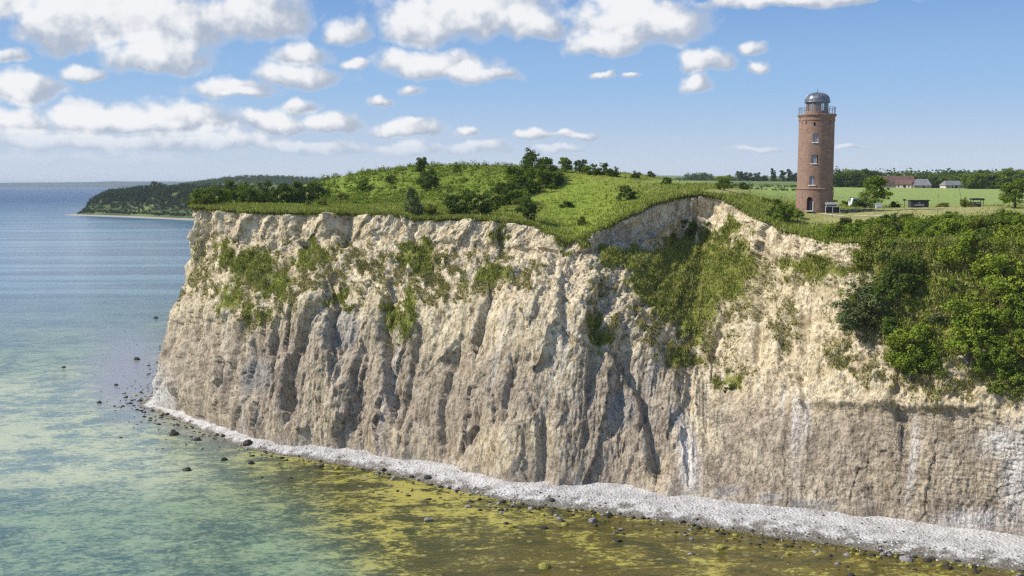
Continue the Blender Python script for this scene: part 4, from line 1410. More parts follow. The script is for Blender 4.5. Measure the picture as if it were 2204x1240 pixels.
# ------------------------------------------------------------------ trees and bushes one can tell apart
R_ = random.Random(5)
PL = [
    # kind, px, depth, height, width, colour, name, label
    ('shrub', 430, 240, 4.9, 1.2, 'mid', "bushy shrub at the outermost left corner of the cliff top"),
    ('shrub', 447, 239, 3.6, 1.2, 'olive', "rounded olive shrub just right of the outermost corner shrub"),
    ('shrub', 466, 250, 5.2, 1.2, 'mid', "tall shrub of the left corner clump, before the first tree"),
    ('shrub', 484, 262, 4.2, 1.1, 'bright', "light green shrub at the foot of the leftmost trees"),
    ('round', 508, 318, 7.2, 1.25, 'dark', "leftmost dark tree of the row on the cliff top"),
    ('round', 538, 312, 7.0, 1.25, 'mid', "second tree from the left in the cliff top row"),
    ('round', 566, 322, 7.6, 1.2, 'dark', "third dark tree in the cliff top row"),
    ('round', 597, 316, 7.4, 1.3, 'dark', "fourth broad dark tree in the cliff top row"),
    ('round', 628, 326, 7.8, 1.15, 'mid', "fifth tree in the cliff top row, slightly taller"),
    ('round', 656, 318, 7.4, 1.25, 'dark', "sixth dark tree in the cliff top row"),
    ('round', 685, 330, 6.6, 1.3, 'dark', "rightmost tree of the row, against the hill"),
    ('shrub', 740, 300, 3.3, 1.4, 'olive', "low round olive bush right of the tree row"),
    ('shrub', 783, 318, 4.6, 1.2, 'mid', "green bush on the lower slope of the hill's left end"),
    ('shrub', 665, 238, 1.6, 1.7, 'mid', "low flat bush on the meadow near the left cliff edge"),
    ('shrub', 695, 236, 2.4, 1.2, 'olive', "upright small bush on the meadow near the cliff edge"),
    ('tree', 906, 322, 6.2, 0.95, 'dark', "lone dark tree rising above the hill's skyline"),
    ('round', 920, 292, 6.2, 1.15, 'dark', "round dark tree below the lone skyline tree"),
    ('shrub', 842, 318, 3.0, 1.3, 'dark', "small dark bush halfway up the hill, left of the round tree"),
    ('shrub', 890, 203, 6.3, 0.8, 'grey', "dark upright shrub overhanging the rim in the middle of the cliff"),
    ('shrub', 925, 207, 2.6, 1.4, 'olive', "low olive bush right of the upright rim shrub"),
    ('shrub', 980, 206, 4.6, 1.3, 'dark', "dark bush at the rim, left of the larger twin"),
    ('shrub', 1022, 207, 5.8, 1.2, 'dark', "larger dark bush at the rim left of the grassy notch"),
    ('shrub', 1060, 222, 4.6, 1.3, 'mid', "green bush behind the rim bushes, below the big tree"),
    ('round', 1145, 268, 10.4, 1.1, 'dark', "tallest dark tree on the middle of the hill"),
    ('round', 1122, 254, 7.6, 1.35, 'mid', "green tree left below the tallest hill tree"),
    ('round', 1098, 240, 6.0, 1.5, 'dark', "lowest dark tree of the middle clump, left side"),
    ('shrub', 1120, 234, 4.4, 1.4, 'mid', "green bush at the foot of the middle clump"),
    ('shrub', 1172, 258, 5.8, 1.4, 'mid', "green bush right below the tallest hill tree"),
    ('shrub', 1192, 262, 5.2, 1.5, 'dark', "dark bush on the hill right of the middle clump"),
    ('tree', 1137, 203, 5.2, 1.3, 'dark', "round small tree by the rim at the left of the notch"),
    ('tree', 1217, 281, 4.6, 1.2, 'mid', "skyline tree on the hill's right shoulder"),
    ('tree', 1247, 276, 4.2, 1.25, 'dark', "dark skyline tree, second on the right shoulder"),
    ('shrub', 1272, 270, 3.2, 1.4, 'mid', "bush on the right shoulder of the hill, third of five"),
    ('shrub', 1295, 268, 3.4, 1.4, 'dark', "dark bush on the right shoulder, fourth of five"),
    ('shrub', 1320, 264, 3.2, 1.3, 'dark', "last dark bush where the hill's right shoulder falls"),
    ('shrub', 985, 318, 3.0, 1.2, 'mid', "small bush breaking the skyline left of the hill's middle"),
    ('shrub', 1350, 224, 3.8, 1.1, 'dark', "lone dark bush on the grass slope right of the notch"),
    ('shrub', 1220, 226, 1.6, 2.2, 'dark', "flat dark bush in the middle of the grassy hollow"),
    ('shrub', 1252, 200, 2.0, 1.3, 'olive', "small olive bush low in the notch"),
    ('shrub', 1367, 262, 2.4, 1.3, 'dark', "small dark bush behind the grass slope's crest"),
    ('shrub', 1402, 270, 2.0, 1.5, 'grey', "small grey bush right behind the grass slope's crest"),
    ('shrub', 1436, 250, 2.0, 1.6, 'dark', "low dark bush left of the peak, before the far fields"),
    ('tree', 1558, 231, 3.9, 1.3, 'mid', "round tree standing just right of the cliff's peak"),
    ('shrub', 1600, 262, 2.0, 2.2, 'far', "low grey green bush right of the peak tree"),
    ('shrub', 1648, 214, 1.8, 1.3, 'mid', "small bush on the grass between the peak and the tower"),
    ('shrub', 1672, 208, 1.8, 1.4, 'olive', "small bush left of the tower, nearest its wall"),
    ('shrub', 1690, 184, 3.9, 1.3, 'mid', "large rounded bush in front of the tower's left foot"),
    ('shrub', 1716, 190, 2.0, 1.5, 'bright', "bright bush touching the tower's left foot"),
    ('shrub', 1662, 190, 2.2, 1.2, 'dark', "dark upright bush left of the large rounded one"),
    ('pine', 1884, 226, 7.2, 1.25, 'mid', "wide spreading pine right of the tower"),
    ('tree', 2186, 200, 6.2, 1.1, 'mid', "tree at the right border of the picture above the thicket"),
    ('shrub', 1795, 226, 2.0, 1.1, 'mid', "small upright bush right behind the tower"),
    ('shrub', 1818, 230, 1.6, 1.4, 'mid', "small bush between the tower and the van"),
    ('shrub', 1927, 226, 1.5, 1.8, 'dark', "low dark bush between the pine and the kiosk"),
    ('shrub', 2078, 216, 2.6, 1.0, 'olive', "brownish olive bush left of the open shelter"),
    ('shrub', 2030, 224, 1.2, 2.6, 'olive', "flat olive scrub between kiosk and shelter"),
]
NAMES = {'round': ('broadleaf_tree', 'tree'), 'shrub': ('shrub', 'bush'), 'tree': ('broadleaf_tree', 'tree'), 'pine': ('pine_tree', 'tree')}
for i, (kd, px_, y_, h_, w_, colr, lab) in enumerate(PL):
    x_, yy_, z_ = on_land(px_, y_)
    plant(kd, i % 5, colr, (x_, yy_, z_ - 0.1), h_, w_, R_.uniform(0, 6.28), NAMES[kd][0], lab, NAMES[kd][1])
# on the cliff and its overgrown right flank: pixel of the foot, height in metres
CL = [
    ('shrub', 1482, 505, 3.8, 1.0, 'dark', "dark bush clinging to the wall under the cliff's peak"),
    ('shrub', 1522, 500, 2.4, 1.1, 'dark', "smaller dark bush right of the one under the peak"),
    ('shrub', 1446, 512, 1.8, 1.0, 'dark', "small dark bush in the shaded scarp left of the peak"),
    ('shrub', 1576, 836, 1.3, 1.1, 'mid', "little green bush on the ledge of the lower face"),
    ('shrub', 1561, 842, 1.0, 1.0, 'dark', "little dark bush beside the green one on the lower face"),
    ('tree', 1932, 650, 8.2, 1.15, 'dark', "dark tree in the upper middle of the overgrown flank"),
    ('shrub', 1855, 705, 7.2, 1.2, 'grey', "grey green willow bush at the left edge of the overgrown flank"),
    ('shrub', 1900, 670, 5.0, 1.15, 'grey', "grey bush between the willow and the dark flank tree"),
    ('tree', 1965, 812, 8.6, 1.05, 'bright', "bright green tree hanging lowest over the bare face"),
    ('shrub', 1995, 800, 5.0, 1.1, 'mid', "green bush right of the lowest hanging tree"),
    ('tree', 2085, 770, 9.2, 1.05, 'bright', "bright green tree in the middle of the right flank"),
    ('tree', 2155, 660, 8.8, 1.2, 'bright', "broad bright tree high on the right flank"),
    ('tree', 2205, 730, 7.6, 1.2, 'mid', "green tree at the picture's right border, below the broad one"),
    ('shrub', 2130, 800, 3.6, 1.2, 'mid', "small green bush below the middle flank tree"),
    ('shrub', 2185, 850, 4.6, 1.2, 'mid', "lowest bush at the picture's right border"),
    ('shrub', 2120, 830, 2.6, 1.2, 'olive', "small olive bush at the lower tip of the flank"),
    ('shrub', 2030, 690, 3.0, 1.3, 'grey', "pale grey bush between the two bright flank trees"),
    ('shrub', 1860, 575, 2.2, 1.6, 'olive', "olive bush at the upper left of the flank"),
    ('shrub', 2060, 620, 2.8, 1.5, 'mid', "green bush in the upper flank below the thicket"),
    ('shrub', 1995, 585, 2.6, 1.5, 'olive', "low olive bush below the thicket's middle"),
    ('shrub', 1076, 520, 2.6, 0.55, 'olive', "narrow plant hanging down the scarp left of the notch"),
    ('shrub', 2070, 560, 4.4, 1.3, 'bright', "bright bush just under the thicket, left of the broad tree"),
    ('round', 2120, 720, 6.0, 1.2, 'bright', "bright round bush between the middle and the broad flank tree"),
    ('shrub', 1930, 745, 5.0, 1.1, 'dark', "dark bush behind the lowest hanging tree's top"),
    ('shrub', 2150, 780, 4.4, 1.2, 'mid', "green shaded bush right of the middle flank tree"),
    ('shrub', 2215, 780, 5.4, 1.2, 'mid', "half hidden bush cut by the right border"),
]
for i, (kd, px_, py_, h_, w_, colr, lab) in enumerate(CL):
    x_, y_, z_ = on_cliff(px_, py_)
    plant(kd, (i + 2) % 5, colr, (x_, y_, z_ - 0.25), h_, w_, R_.uniform(0, 6.28), NAMES[kd][0], lab, NAMES[kd][1])

for i in range(64):
    px_ = 1785 + i * 8.2 + R_.uniform(-6, 6)
    ye = float(np.interp(px_, px, E[:, 1]))
    y_ = ye + R_.uniform(0.3, float(np.interp(px_, [1770, 1840, 2000, 2320], [3, 13, 19, 22])))
    x_, yy_, z_ = on_land(px_, y_)
    plant('shrub', i % 5, ['mid', 'bright', 'dark', 'mid', 'olive', 'bright', 'mid'][R_.randrange(7)], (x_, yy_, z_ - 0.2), R_.uniform(2.0, 4.0), R_.uniform(1.0, 1.5), R_.uniform(0, 6.28),
          'thicket_bush', "rounded green bush in the thicket along the cliff top right of the tower", 'bush', "bushes of the cliff top thicket")

# ------------------------------------------------------------------ thicket, scrub and grass: nobody could count them
def clump_mass(name, Pts, hs, n_leaf, ls, mats, label, flat=0.8, sub=7):
    allV, allm = [], []
    for (p_, h_) in zip(Pts, hs):
        dc = rng.normal(size=(sub, 3))
        dc /= np.linalg.norm(dc, axis=1)[:, None]
        dc[:, 2] = np.abs(dc[:, 2]) - 0.1
        cs = p_ + dc * rng.uniform(0.35, 1.0, sub)[:, None] * np.array([h_ * flat, h_ * flat, h_])
        kq = rng.randint(0, sub, n_leaf)
        dn = rng.normal(size=(n_leaf, 3))
        dn /= np.linalg.norm(dn, axis=1)[:, None]
        q = cs[kq] + dn * (0.34 * h_ * rng.uniform(0.1, 1, n_leaf) ** 0.5)[:, None]
        Vl, _ = leaves(q, ls, 0.6 * dn + 0.5 * dc[kq] + [0, 0, 0.25], 0.9)
        allV.append(Vl)
        allm.append(np.full(n_leaf, rng.randint(len(mats))))
    V = np.concatenate(allV)
    me = new_mesh(name, V, np.arange(len(V)).reshape(-1, 4), mats, mi=np.concatenate(allm))
    return tag(obj(name, me), label, kind="stuff")


pts, hs = [], []
for _ in range(170):
    px_ = rng.uniform(1770, 2320)
    a, dy, _z = ray(px_, 450)
    ye = float(np.interp(px_, px, E[:, 1]))
    dlim = np.interp(px_, [1770, 1840, 2000, 2320], [4, 16, 22, 26])
    y_ = ye + rng.uniform(-1.5, dlim)
    x_ = a / dy * y_
    pts.append(np.array([x_, y_, ground_z(x_, max(y_, ye + 0.05)) - 0.2]))
    hs.append(0.9 + 2.9 * rng.uniform() ** 1.3)
clump_mass('undergrowth', pts, hs, 420, 0.13, [LEAF['mid'], LEAF['mid'], LEAF['dark'], LEAF['bright'], LEAF['olive'], LEAF['bright']], "green undergrowth filling the thicket along the cliff top")
pts, hs = [], []
ii = np.where((scrub > 0.4))
sel = rng.choice(len(ii[0]), 1900)
for k in sel:
    q = Gd[ii[0][k], ii[1][k]]
    pts.append(q - [0, 0, 0.15])
    hs.append(0.5 + 2.0 * rng.uniform() ** 2.2)
for k in rng.choice(len(ii[0]), 200):
    if LPX[ii[0][k], ii[1][k]] < 1150:
        pts.append(Gd[ii[0][k], ii[1][k]] - [0, 0, 0.2])
        hs.append(rng.uniform(1.6, 3.0))
clump_mass('scrub', pts, hs, 70, 0.2, [LEAF['mid'], LEAF['bright'], LEAF['mid'], LEAF['olive'], LEAF['dark']], "low light green scrub covering the hill")


def tufts(name, P0, hgt, mats, label, mi=None, blades=4, spread=0.25, wid=0.10):
    n = len(P0)
    B = np.repeat(P0, blades, 0)
    h_ = np.repeat(np.broadcast_to(hgt, n), blades) * rng.uniform(0.6, 1.2, n * blades)
    off_ = rng.normal(size=(n * blades, 3)) * spread * [1, 1, 0.1]
    lean = rng.normal(size=(n * blades, 3)) * 0.35
    a_ = rng.uniform(0, 2 * pi, n * blades)
    sd = np.stack([np.cos(a_), np.sin(a_), 0 * a_], -1) * (wid * rng.uniform(0.6, 1.4, n * blades))[:, None]
    tip = B + off_ + (lean + [0, 0, 1]) * h_[:, None]
    V = np.stack([B + off_ - sd, B + off_ + sd, tip], 1).reshape(-1, 3)
    F = np.arange(len(V)).reshape(-1, 3)
    me = new_mesh(name, V, F, mats, mi=None if mi is None else np.repeat(mi, blades))
    return tag(obj(name, me), label, kind="stuff")


pts, hs = [], []
fl = np.where((veg.ravel() > 0.3) & (QXf > 1810) & (QXf < 2330) & front & (QYf < 860))[0]
for k in rng.choice(fl, 420):
    pts.append(Cf[k] - [0, 0, 0.1])
    hs.append(0.4 + 1.6 * rng.uniform() ** 2)
clump_mass('flank_scrub', pts, hs, 110, 0.12, [LEAF['mid'], LEAF['bright'], LEAF['olive'], LEAF['grey'], LEAF['dry']], "mixed scrub covering the overgrown right flank of the cliff")


# grass on the nearer land, thickest along the rim
nr_ = 110
jr = (rng.uniform(0, 1, 46000) ** 1.6 * nr_).astype(int)
jc = rng.randint(0, NC - 1, len(jr))
P0 = Gd[jr, jc] + rng.uniform(-.3, .3, (len(jr), 3)) * [1, 1, 0]
keep = (P0[:, 1] < 330) & (straw[jr, jc] < 0.25) & (crop[jr, jc] < 0.3)
P0 = P0[keep]
rimc = np.repeat(np.arange(NC), 5)
Prim = Gd[0, rimc] + rng.normal(size=(len(rimc), 3)) * [0.25, 0.25, 0.05]
Pall = np.concatenate([P0, Prim])
hh = np.concatenate([rng.uniform(0.2, 0.55, len(P0)), rng.uniform(0.25, 0.7, len(Prim))])
mm_ = rng.choice(3, len(Pall), p=[0.62, 0.23, 0.15])
tufts('grass', Pall, hh, [LEAF['grass'], LEAF['mid'], LEAF['dry']], "rough grass tufts on the cliff top and along its rim", mm_)
# turf hanging over the rim
Ph = Gd[0, np.repeat(np.arange(NC), 3)] + rng.normal(size=(NC * 3, 3)) * [0.2, 0.2, 0.1]
tufts('hanging_turf', Ph, -0.5, [LEAF['dark'], LEAF['olive']], "ragged turf hanging over the cliff rim", rng.randint(0, 2, len(Ph)))
# plants on the cliff face
flatveg = (np.clip(veg * (0.55 + 1.2 * fbm(Sg / 1.8, Hg / 1.8, 91.0, 3)), 0, 1) * front.reshape(veg.shape)).ravel()
cand = np.where(flatveg > 0.3)[0]
selv = rng.choice(cand, 26000, p=flatveg[cand] / flatveg[cand].sum())
Pv = Cf[selv] + Nf[selv] * 0.05
tufts('cliff_grass', Pv, rng.uniform(0.2, 0.55, len(Pv)), [LEAF['grass'], LEAF['olive'], LEAF['dry']], "patches of green grass growing on the cliff face", rng.choice(3, len(Pv), p=[0.62, 0.23, 0.15]), 4, 0.22, 0.1)
flatdry = (np.clip(dry - 0.6 * veg, 0, 1) * front.reshape(veg.shape)).ravel()
cand = np.where(flatdry > 0.3)[0]
pr = flatdry[cand] / flatdry[cand].sum()
seld = rng.choice(cand, 15000, p=pr)
Pd = Cf[seld] + Nf[seld] * 0.03
tufts('dry_cliff_grass', Pd, rng.uniform(0.2, 0.5, len(Pd)), [LEAF['dry'], LEAF['olive'], LEAF['dry']], "sparse dry grass on the upper slope of the cliff", rng.randint(0, 3, len(Pd)), 4, 0.16, 0.07)
seld = rng.choice(cand, 2600, p=pr)
clump_mass('cliff_scrub', list(Cf[seld]), list(rng.uniform(0.15, 0.5, len(seld))), 22, 0.09, [LEAF['dark'], LEAF['olive'], LEAF['mid']], "small dark tussocks dotted over the cliff slope")

# ------------------------------------------------------------------ stones
def stone_mesh(seed, mat, flat=0.65, sub=2):
    bm = bmesh.new()
    bmesh.ops.create_icosphere(bm, subdivisions=sub, radius=1.0)
    for v_ in bm.verts:
        c_ = v_.co
        k = 1 + 0.55 * float(pn(c_.x * 1.1 + seed, c_.y * 1.1, c_.z * 1.1)) + 0.22 * float(pn(c_.x * 3 + seed, c_.y * 3, c_.z * 3))
        v_.co = (c_.x * k, c_.y * k * 0.8, c_.z * k * flat)
    me = bpy.data.meshes.new('boulder')
    bm.to_mesh(me)
    bm.free()
    me.materials.append(mat)
    return me


STD = plain('weedy_dark_stone', (0.035, 0.032, 0.022), 0.7, 0.5)
STG = plain('grey_stone', (0.24, 0.22, 0.21), 0.85, 0.35)
STY = plain('algae_stone', (0.26, 0.24, 0.05), 0.8, 0.3)
stones = {n_: [stone_mesh(3.7 * k + len(n_), mm2) for k in range(4)] for n_, mm2 in (('dark', STD), ('grey', STG), ('algae', STY))}
BO = [
    (545, 939, 'dark', 1.3, "largest dark boulder at the foot of the cliff's slumped chalk"), (534, 958, 'dark', 1.0, "dark boulder just below the largest one at the waterline"),
    (375, 934, 'dark', 0.95, "flat dark boulder in the shallows off the headland"), (424, 946, 'dark', 0.75, "dark boulder right of the flat one in the shallows"),
    (402, 1011, 'dark', 0.75, "pair-like dark boulder farthest out in the yellow shallows"), (482, 988, 'dark', 0.65, "dark boulder in the yellow shallows, middle of the bay"),
    (540, 996, 'dark', 0.7, "dark boulder awash right of the bay's middle"), (335, 684, 'dark', 0.95, "distant dark boulder in the water beyond the headland"),
    (295, 773, 'dark', 1.0, "dark boulder behind the headland's tip, nearer one"), (137, 790, 'dark', 0.6, "lone dark boulder far out left in open water"),
    (214, 866, 'dark', 0.6, "dark boulder left of the headland's white tip"), (250, 828, 'dark', 0.6, "small dark boulder in the grey shallows by the tip"),
    (922, 1118, 'grey', 0.62, "round grey boulder lying in the olive shallows"), (1172, 1219, 'algae', 0.95, "yellow green flat boulder at the lower edge of the picture"),
    (1275, 1120, 'grey', 0.7, "pale grey boulder near the waterline in the middle"), (1553, 1177, 'algae', 0.75, "algae covered boulder off the right-hand beach"),
    (1950, 1203, 'grey', 0.85, "grey boulder among weed at the right-hand waterline"), (920, 1031, 'dark', 0.7, "dark boulder at the beach edge left of the middle"),
    (886, 1027, 'dark', 0.45, "small dark boulder beside the beach edge"), (690, 1003, 'dark', 0.6, "dark boulder off the beach below the smooth gully"),
    (826, 1013, 'dark', 0.5, "small dark stone at the waterline between two larger ones"), (1187, 1080, 'dark', 0.55, "dark boulder on the pebbly spit in the middle"),
    (1311, 1108, 'dark', 0.6, "dark boulder right of the pebbly spit"), (660, 943, 'grey', 1.1, "slumped grey chalk block at the cliff foot"),
    (640, 950, 'grey', 0.8, "smaller slumped chalk block beside the larger one"), (360, 893, 'dark', 0.5, "small dark stone at the tip's white beach"),
    (480, 940, 'dark', 0.5, "dark stone on the beach left of the largest boulder"), (1943, 866 + 330, 'dark', 0.5, "small dark stone left of the right-hand grey boulder"),
]
for i, (px_, py_, cn, s_, lab) in enumerate(BO):
    p_ = at_height(px_, py_, 0.15)
    o = obj('boulder', stones[cn][i % 4])
    zz = 0.05
    # rest on the beach where there is one
    dB = ((Bg[..., 0] - p_[0]) ** 2 + (Bg[..., 1] - p_[1]) ** 2)
    kb = np.unravel_index(np.argmin(dB), dB.shape)
    if dB[kb] < 4:
        zz = max(zz, float(Bg[kb][2]) + 0.1 * s_)
    o.location = (float(p_[0]), float(p_[1]), zz)
    o.scale = (s_, s_, s_)
    o.rotation_euler = (0, 0, R_.uniform(0, 6.28))
    tag(o, lab, "boulder")
# pebbles and cobbles of the beach, and weed-dark stones off the tip
ico = bmesh.new()
bmesh.ops.create_icosphere(ico, subdivisions=1, radius=1.0)
IV = np.array([v_.co[:] for v_ in ico.verts])
IF = np.array([[v_.index for v_ in f_.verts] for f_ in ico.faces])
ico.free()


def cobbles(name, P0, size, mats, label, mi):
    n = len(P0)
    sc_ = size[:, None] * rng.uniform(0.6, 1.3, (n, 3)) * [1, 1, 0.6]
    V = P0[:, None] + IV[None] * sc_[:, None] * (1 + 0.25 * rng.normal(size=(n, len(IV), 1)))
    F = (IF[None] + (np.arange(n) * len(IV))[:, None, None]).reshape(-1, 3)
    me = new_mesh(name, V.reshape(-1, 3), F, mats, mi=np.repeat(mi, len(IF)))
    return tag(obj(name, me), label, kind="stuff")


CHS = plain('chalk_stone', (0.55, 0.525, 0.49), 0.9, 0.2)
n = 3600
cc = rng.randint(NB, NCC - 1, n)
rr_ = np.clip((rng.normal(0.42, 0.17, n)), 0.16, 0.95)
rr_i = (rr_ * (nb - 1)).astype(int)
P0 = Bg[rr_i, cc] + rng.normal(size=(n, 3)) * [0.4, 0.4, 0.02]
cobbles('shingle', P0, 0.06 + 0.16 * rng.uniform(size=n) ** 4, [CHS, STG, STD], "chalk pebbles and cobbles strewn along the beach", rng.choice(3, n, p=[0.62, 0.26, 0.12]))
n = 900
tq = rng.randint(0, NB + 60, n)
P0 = Wp[tq] + outw[tq] * (rng.exponential(4.5, n)[:, None] - 4) + rng.normal(size=(n, 3)) * [0.6, 0.6, 0]
P0[:, 2] = 0.02
n2_ = 700
tq = rng.randint(NB + 60, NCC - 1, n2_)
P1 = Wp[tq] + outw[tq] * (rng.exponential(3.0, n2_)[:, None] - 0.5) + rng.normal(size=(n2_, 3)) * [0.6, 0.6, 0]
P1[:, 2] = 0.0
P0 = np.concatenate([P0, P1])
cobbles('shore_stones', P0, 0.14 + 0.4 * rng.uniform(size=len(P0)) ** 3, [STD, STG, STY], "small dark stones breaking the water along the shore", rng.choice(3, len(P0), p=[0.7, 0.15, 0.15]))

# ------------------------------------------------------------------ distance: wooded headland across the bay
def far_strip(name, wl_pts, prof, mat, label, n=160, rnd=6.0, seed=1.0):
    """coast strip: wl_pts = [(px, py, zscale)] waterline; prof = [(run back m, height m)]"""
    pxs = np.linspace(wl_pts[0][0], wl_pts[-1][0], n)
    pys = np.interp(pxs, [q[0] for q in wl_pts], [q[1] for q in wl_pts])
    zs = np.interp(pxs, [q[0] for q in wl_pts], [q[2] for q in wl_pts])
    base_ = at_height(pxs, pys, 0.0)
    rws = []
    for run, hgt_ in prof:
        q = base_.copy()
        q[:, 1] += run
        q[:, 0] += run * 0.0 + 0.25 * run * (1 - zs)
        q[:, 2] = hgt_ * (zs if hgt_ > 2 else 1)
        rws.append(q)
    G = np.stack(rws)
    up = (G[..., 2] > 2.5)
    G[..., 2] += up * rnd * fbm(G[..., 0] / 90, G[..., 1] / 90, seed, 3)
    o = obj(name, new_mesh(name, G.reshape(-1, 3), grid_faces(len(prof), n), [mat], True))
    tag(o, label, kind="structure")
    return G


m, t, out = mat_new("far_meadow")
P = pos(t)
sp_ = t.node('ShaderNodeSeparateXYZ')
t.l.new(P, sp_.inputs[0])
c = t.mix(t.smooth(t.noise(P, 0.02, 3.0, 0.5), 0.42, 0.58), (0.07, 0.10, 0.03), (0.15, 0.18, 0.06))
c = t.mix(t.smooth(sp_.outputs[2], 2.0, 1.0), c, (0.36, 0.33, 0.29))
principled(t, out, c, 0.95, 0.1)
FARM = m
Gp = far_strip('far_headland', [(138, 463, 0.05), (146, 463, 0.35), (155, 464, 0.7), (180, 465, 0.88), (215, 466, 0.92), (270, 468, 0.95), (340, 471, 1.0), (430, 475, 1.0), (520, 478, 1.0), (700, 482, 1.0)],
               [(-15, -1), (0, 0.3), (14, 1.2), (26, 6), (60, 30), (100, 38), (160, 41), (300, 43), (500, 44), (900, 40), (1000, -2)], FARM, "wooded headland across the bay with a strip of beach")


def wood(name, P0, hs_, label, mat='far', nl=84, wide=0.5):
    V_ = []
    for p_, h_ in zip(P0, hs_):
        dn = rng.normal(size=(nl, 3))
        dn /= np.linalg.norm(dn, axis=1)[:, None]
        rad = rng.uniform(0, 1, nl) ** 0.5 * (1 + 0.4 * pn(dn[:, 0] * 1.6 + p_[0], dn[:, 1] * 1.6 + p_[1], dn[:, 2] * 1.6))
        q = p_ + [0, 0, h_ * .5] + dn * rad[:, None] * np.array([h_ * wide, h_ * wide, h_ * .52])
        Vl, _ = leaves(q, h_ * 0.088, dn + [0, 0, 0.3], 1.2, 0.75)
        V_.append(Vl)
    V = np.concatenate(V_)
    return tag(obj(name, new_mesh(name, V, np.arange(len(V)).reshape(-1, 4), [LEAF[mat]])), label, kind="stuff")


def strip_points(G, r0, r1, n, c0=0, c1=None):
    nr2, nc2 = G.shape[:2]
    a_ = rng.uniform(r0, r1, n)
    b_ = rng.uniform(c0, (c1 or nc2 - 1) - 0.01, n)
    i0, j0 = a_.astype(int), b_.astype(int)
    fa_, fb_ = (a_ - i0)[:, None], (b_ - j0)[:, None]
    i1, j1 = np.minimum(i0 + 1, nr2 - 1), np.minimum(j0 + 1, nc2 - 1)
    return (G[i0, j0] * (1 - fa_) + G[i1, j0] * fa_) * (1 - fb_) + (G[i0, j1] * (1 - fa_) + G[i1, j1] * fa_) * fb_


Pw = strip_points(Gp, 2.6, 5.4, 2300, 3, 100)
keepw = ~((pn(Pw[:, 0] / 40, Pw[:, 1] / 40, 0.5) > 0.15) & (Pw[:, 2] > 26))
Pw = Pw[keepw]
wood('headland_wood', Pw - [0, 0, 1], rng.uniform(5, 10, len(Pw)) * np.clip(Pw[:, 2] / 20, 0.5, 1), "dark wood covering the slope of the headland across the bay", 'wood')
for i, (px_, y_, h_) in enumerate([(318, 1560, 9), (330, 1575, 12), (343, 1560, 10), (354, 1590, 8), (368, 1570, 6)]):
    a, dy, _z = ray(px_, 400)
    x_ = float(a / dy * y_)
    k = np.argmin((Gp[..., 0] - x_) ** 2 + (Gp[..., 1] - y_) ** 2)
    z_ = float(Gp.reshape(-1, 3)[k, 2])
    plant('tree', i, 'far', (x_, y_, z_ - 1.5), h_ + 2, 1.3, i, 'distant_tree', ["leftmost distant tree on top of the far headland", "tallest distant tree on top of the far headland", "middle distant tree on top of the far headland",
          "fourth distant tree on top of the far headland", "smallest, rightmost distant tree on top of the far headland"][i], 'tree')
# higher wooded hill farther back
m, t, out = mat_new("far_land")
P = pos(t)
c = t.mix(t.smooth(t.noise(P, 0.004, 4.0, 0.55), 0.42, 0.58), (0.045, 0.075, 0.03), (0.13, 0.16, 0.06))
principled(t, out, c, 0.95, 0.1)
FARL = m


def far_ridge(name, pts, y0, depth, label, mat, n=120, rough=2.0, seed=1.0):
    """land standing from sea level to a skyline: pts = [(px, py of skyline)] seen at depth y0"""
    pxs = np.linspace(pts[0][0], pts[-1][0], n)
    pys = np.interp(pxs, [q[0] for q in pts], [q[1] for q in pts])
    top = at_depth(pxs, pys, y0)
    top[:, 2] += rough * fbm(top[:, 0] / (y0 * .02), 0.0, seed, 4)
    rws = []
    for dyq, f in ((-depth * .5, -0.05), (-depth * .45, 0.04), (-depth * .25, 0.6), (0, 1.0), (depth * .5, 0.9), (depth, -0.1)):
        q = top.copy()
        q[:, 1] += dyq
        q[:, 2] = top[:, 2] * f
        rws.append(q)
    G = np.stack(rws)
    tag(obj(name, new_mesh(name, G.reshape(-1, 3), grid_faces(len(rws), n), [mat], True)), label, kind="structure")
    return G


m, t, out = mat_new("far_forest")
principled(t, out, t.mix(t.smooth(t.noise(pos(t), 0.002, 3.0, 0.5), 0.4, 0.6), (0.022, 0.036, 0.03), (0.05, 0.07, 0.045)), 0.95, 0.1)
FARC = m
Gh = far_ridge('far_hill', [(380, 402), (440, 394), (480, 388), (510, 384), (560, 383), (620, 385), (700, 390), (800, 394), (1000, 396)], 2700, 1200, "distant wooded hill behind the headland", FARL, rough=1.0, seed=3.0)
Pw = strip_points(Gh, 2.3, 3.2, 700, 6, 70)
wood('hill_wood', Pw - [0, 0, 1], rng.uniform(7, 13, len(Pw)), "distant wood on the hill behind the headland")
far_ridge('far_coast', [(-700, 396), (-300, 394.5), (0, 393.5), (170, 392.5), (240, 390.5), (420, 391), (560, 392), (700, 394), (900, 398)], 13500, 2500, "low blue strip of distant coast on the horizon", FARC, rough=4.0, seed=8.0)

# ------------------------------------------------------------------ far fields: farm and trees
def far_spot(px_, y_):
    return on_land(px_, y_)


WALL_R = plain('old_brick_render', (0.50, 0.36, 0.30), 0.9, 0.3, 0.8)
ROOF_R = plain('red_brown_tiles', (0.15, 0.085, 0.065), 0.85, 0.35, 0.8)
ROOF_G = plain('grey_tiles', (0.20, 0.20, 0.20), 0.85, 0.25, 0.8)
WPALE = plain('pale_plaster', (0.62, 0.52, 0.46), 0.9, 0.25, 0.6)


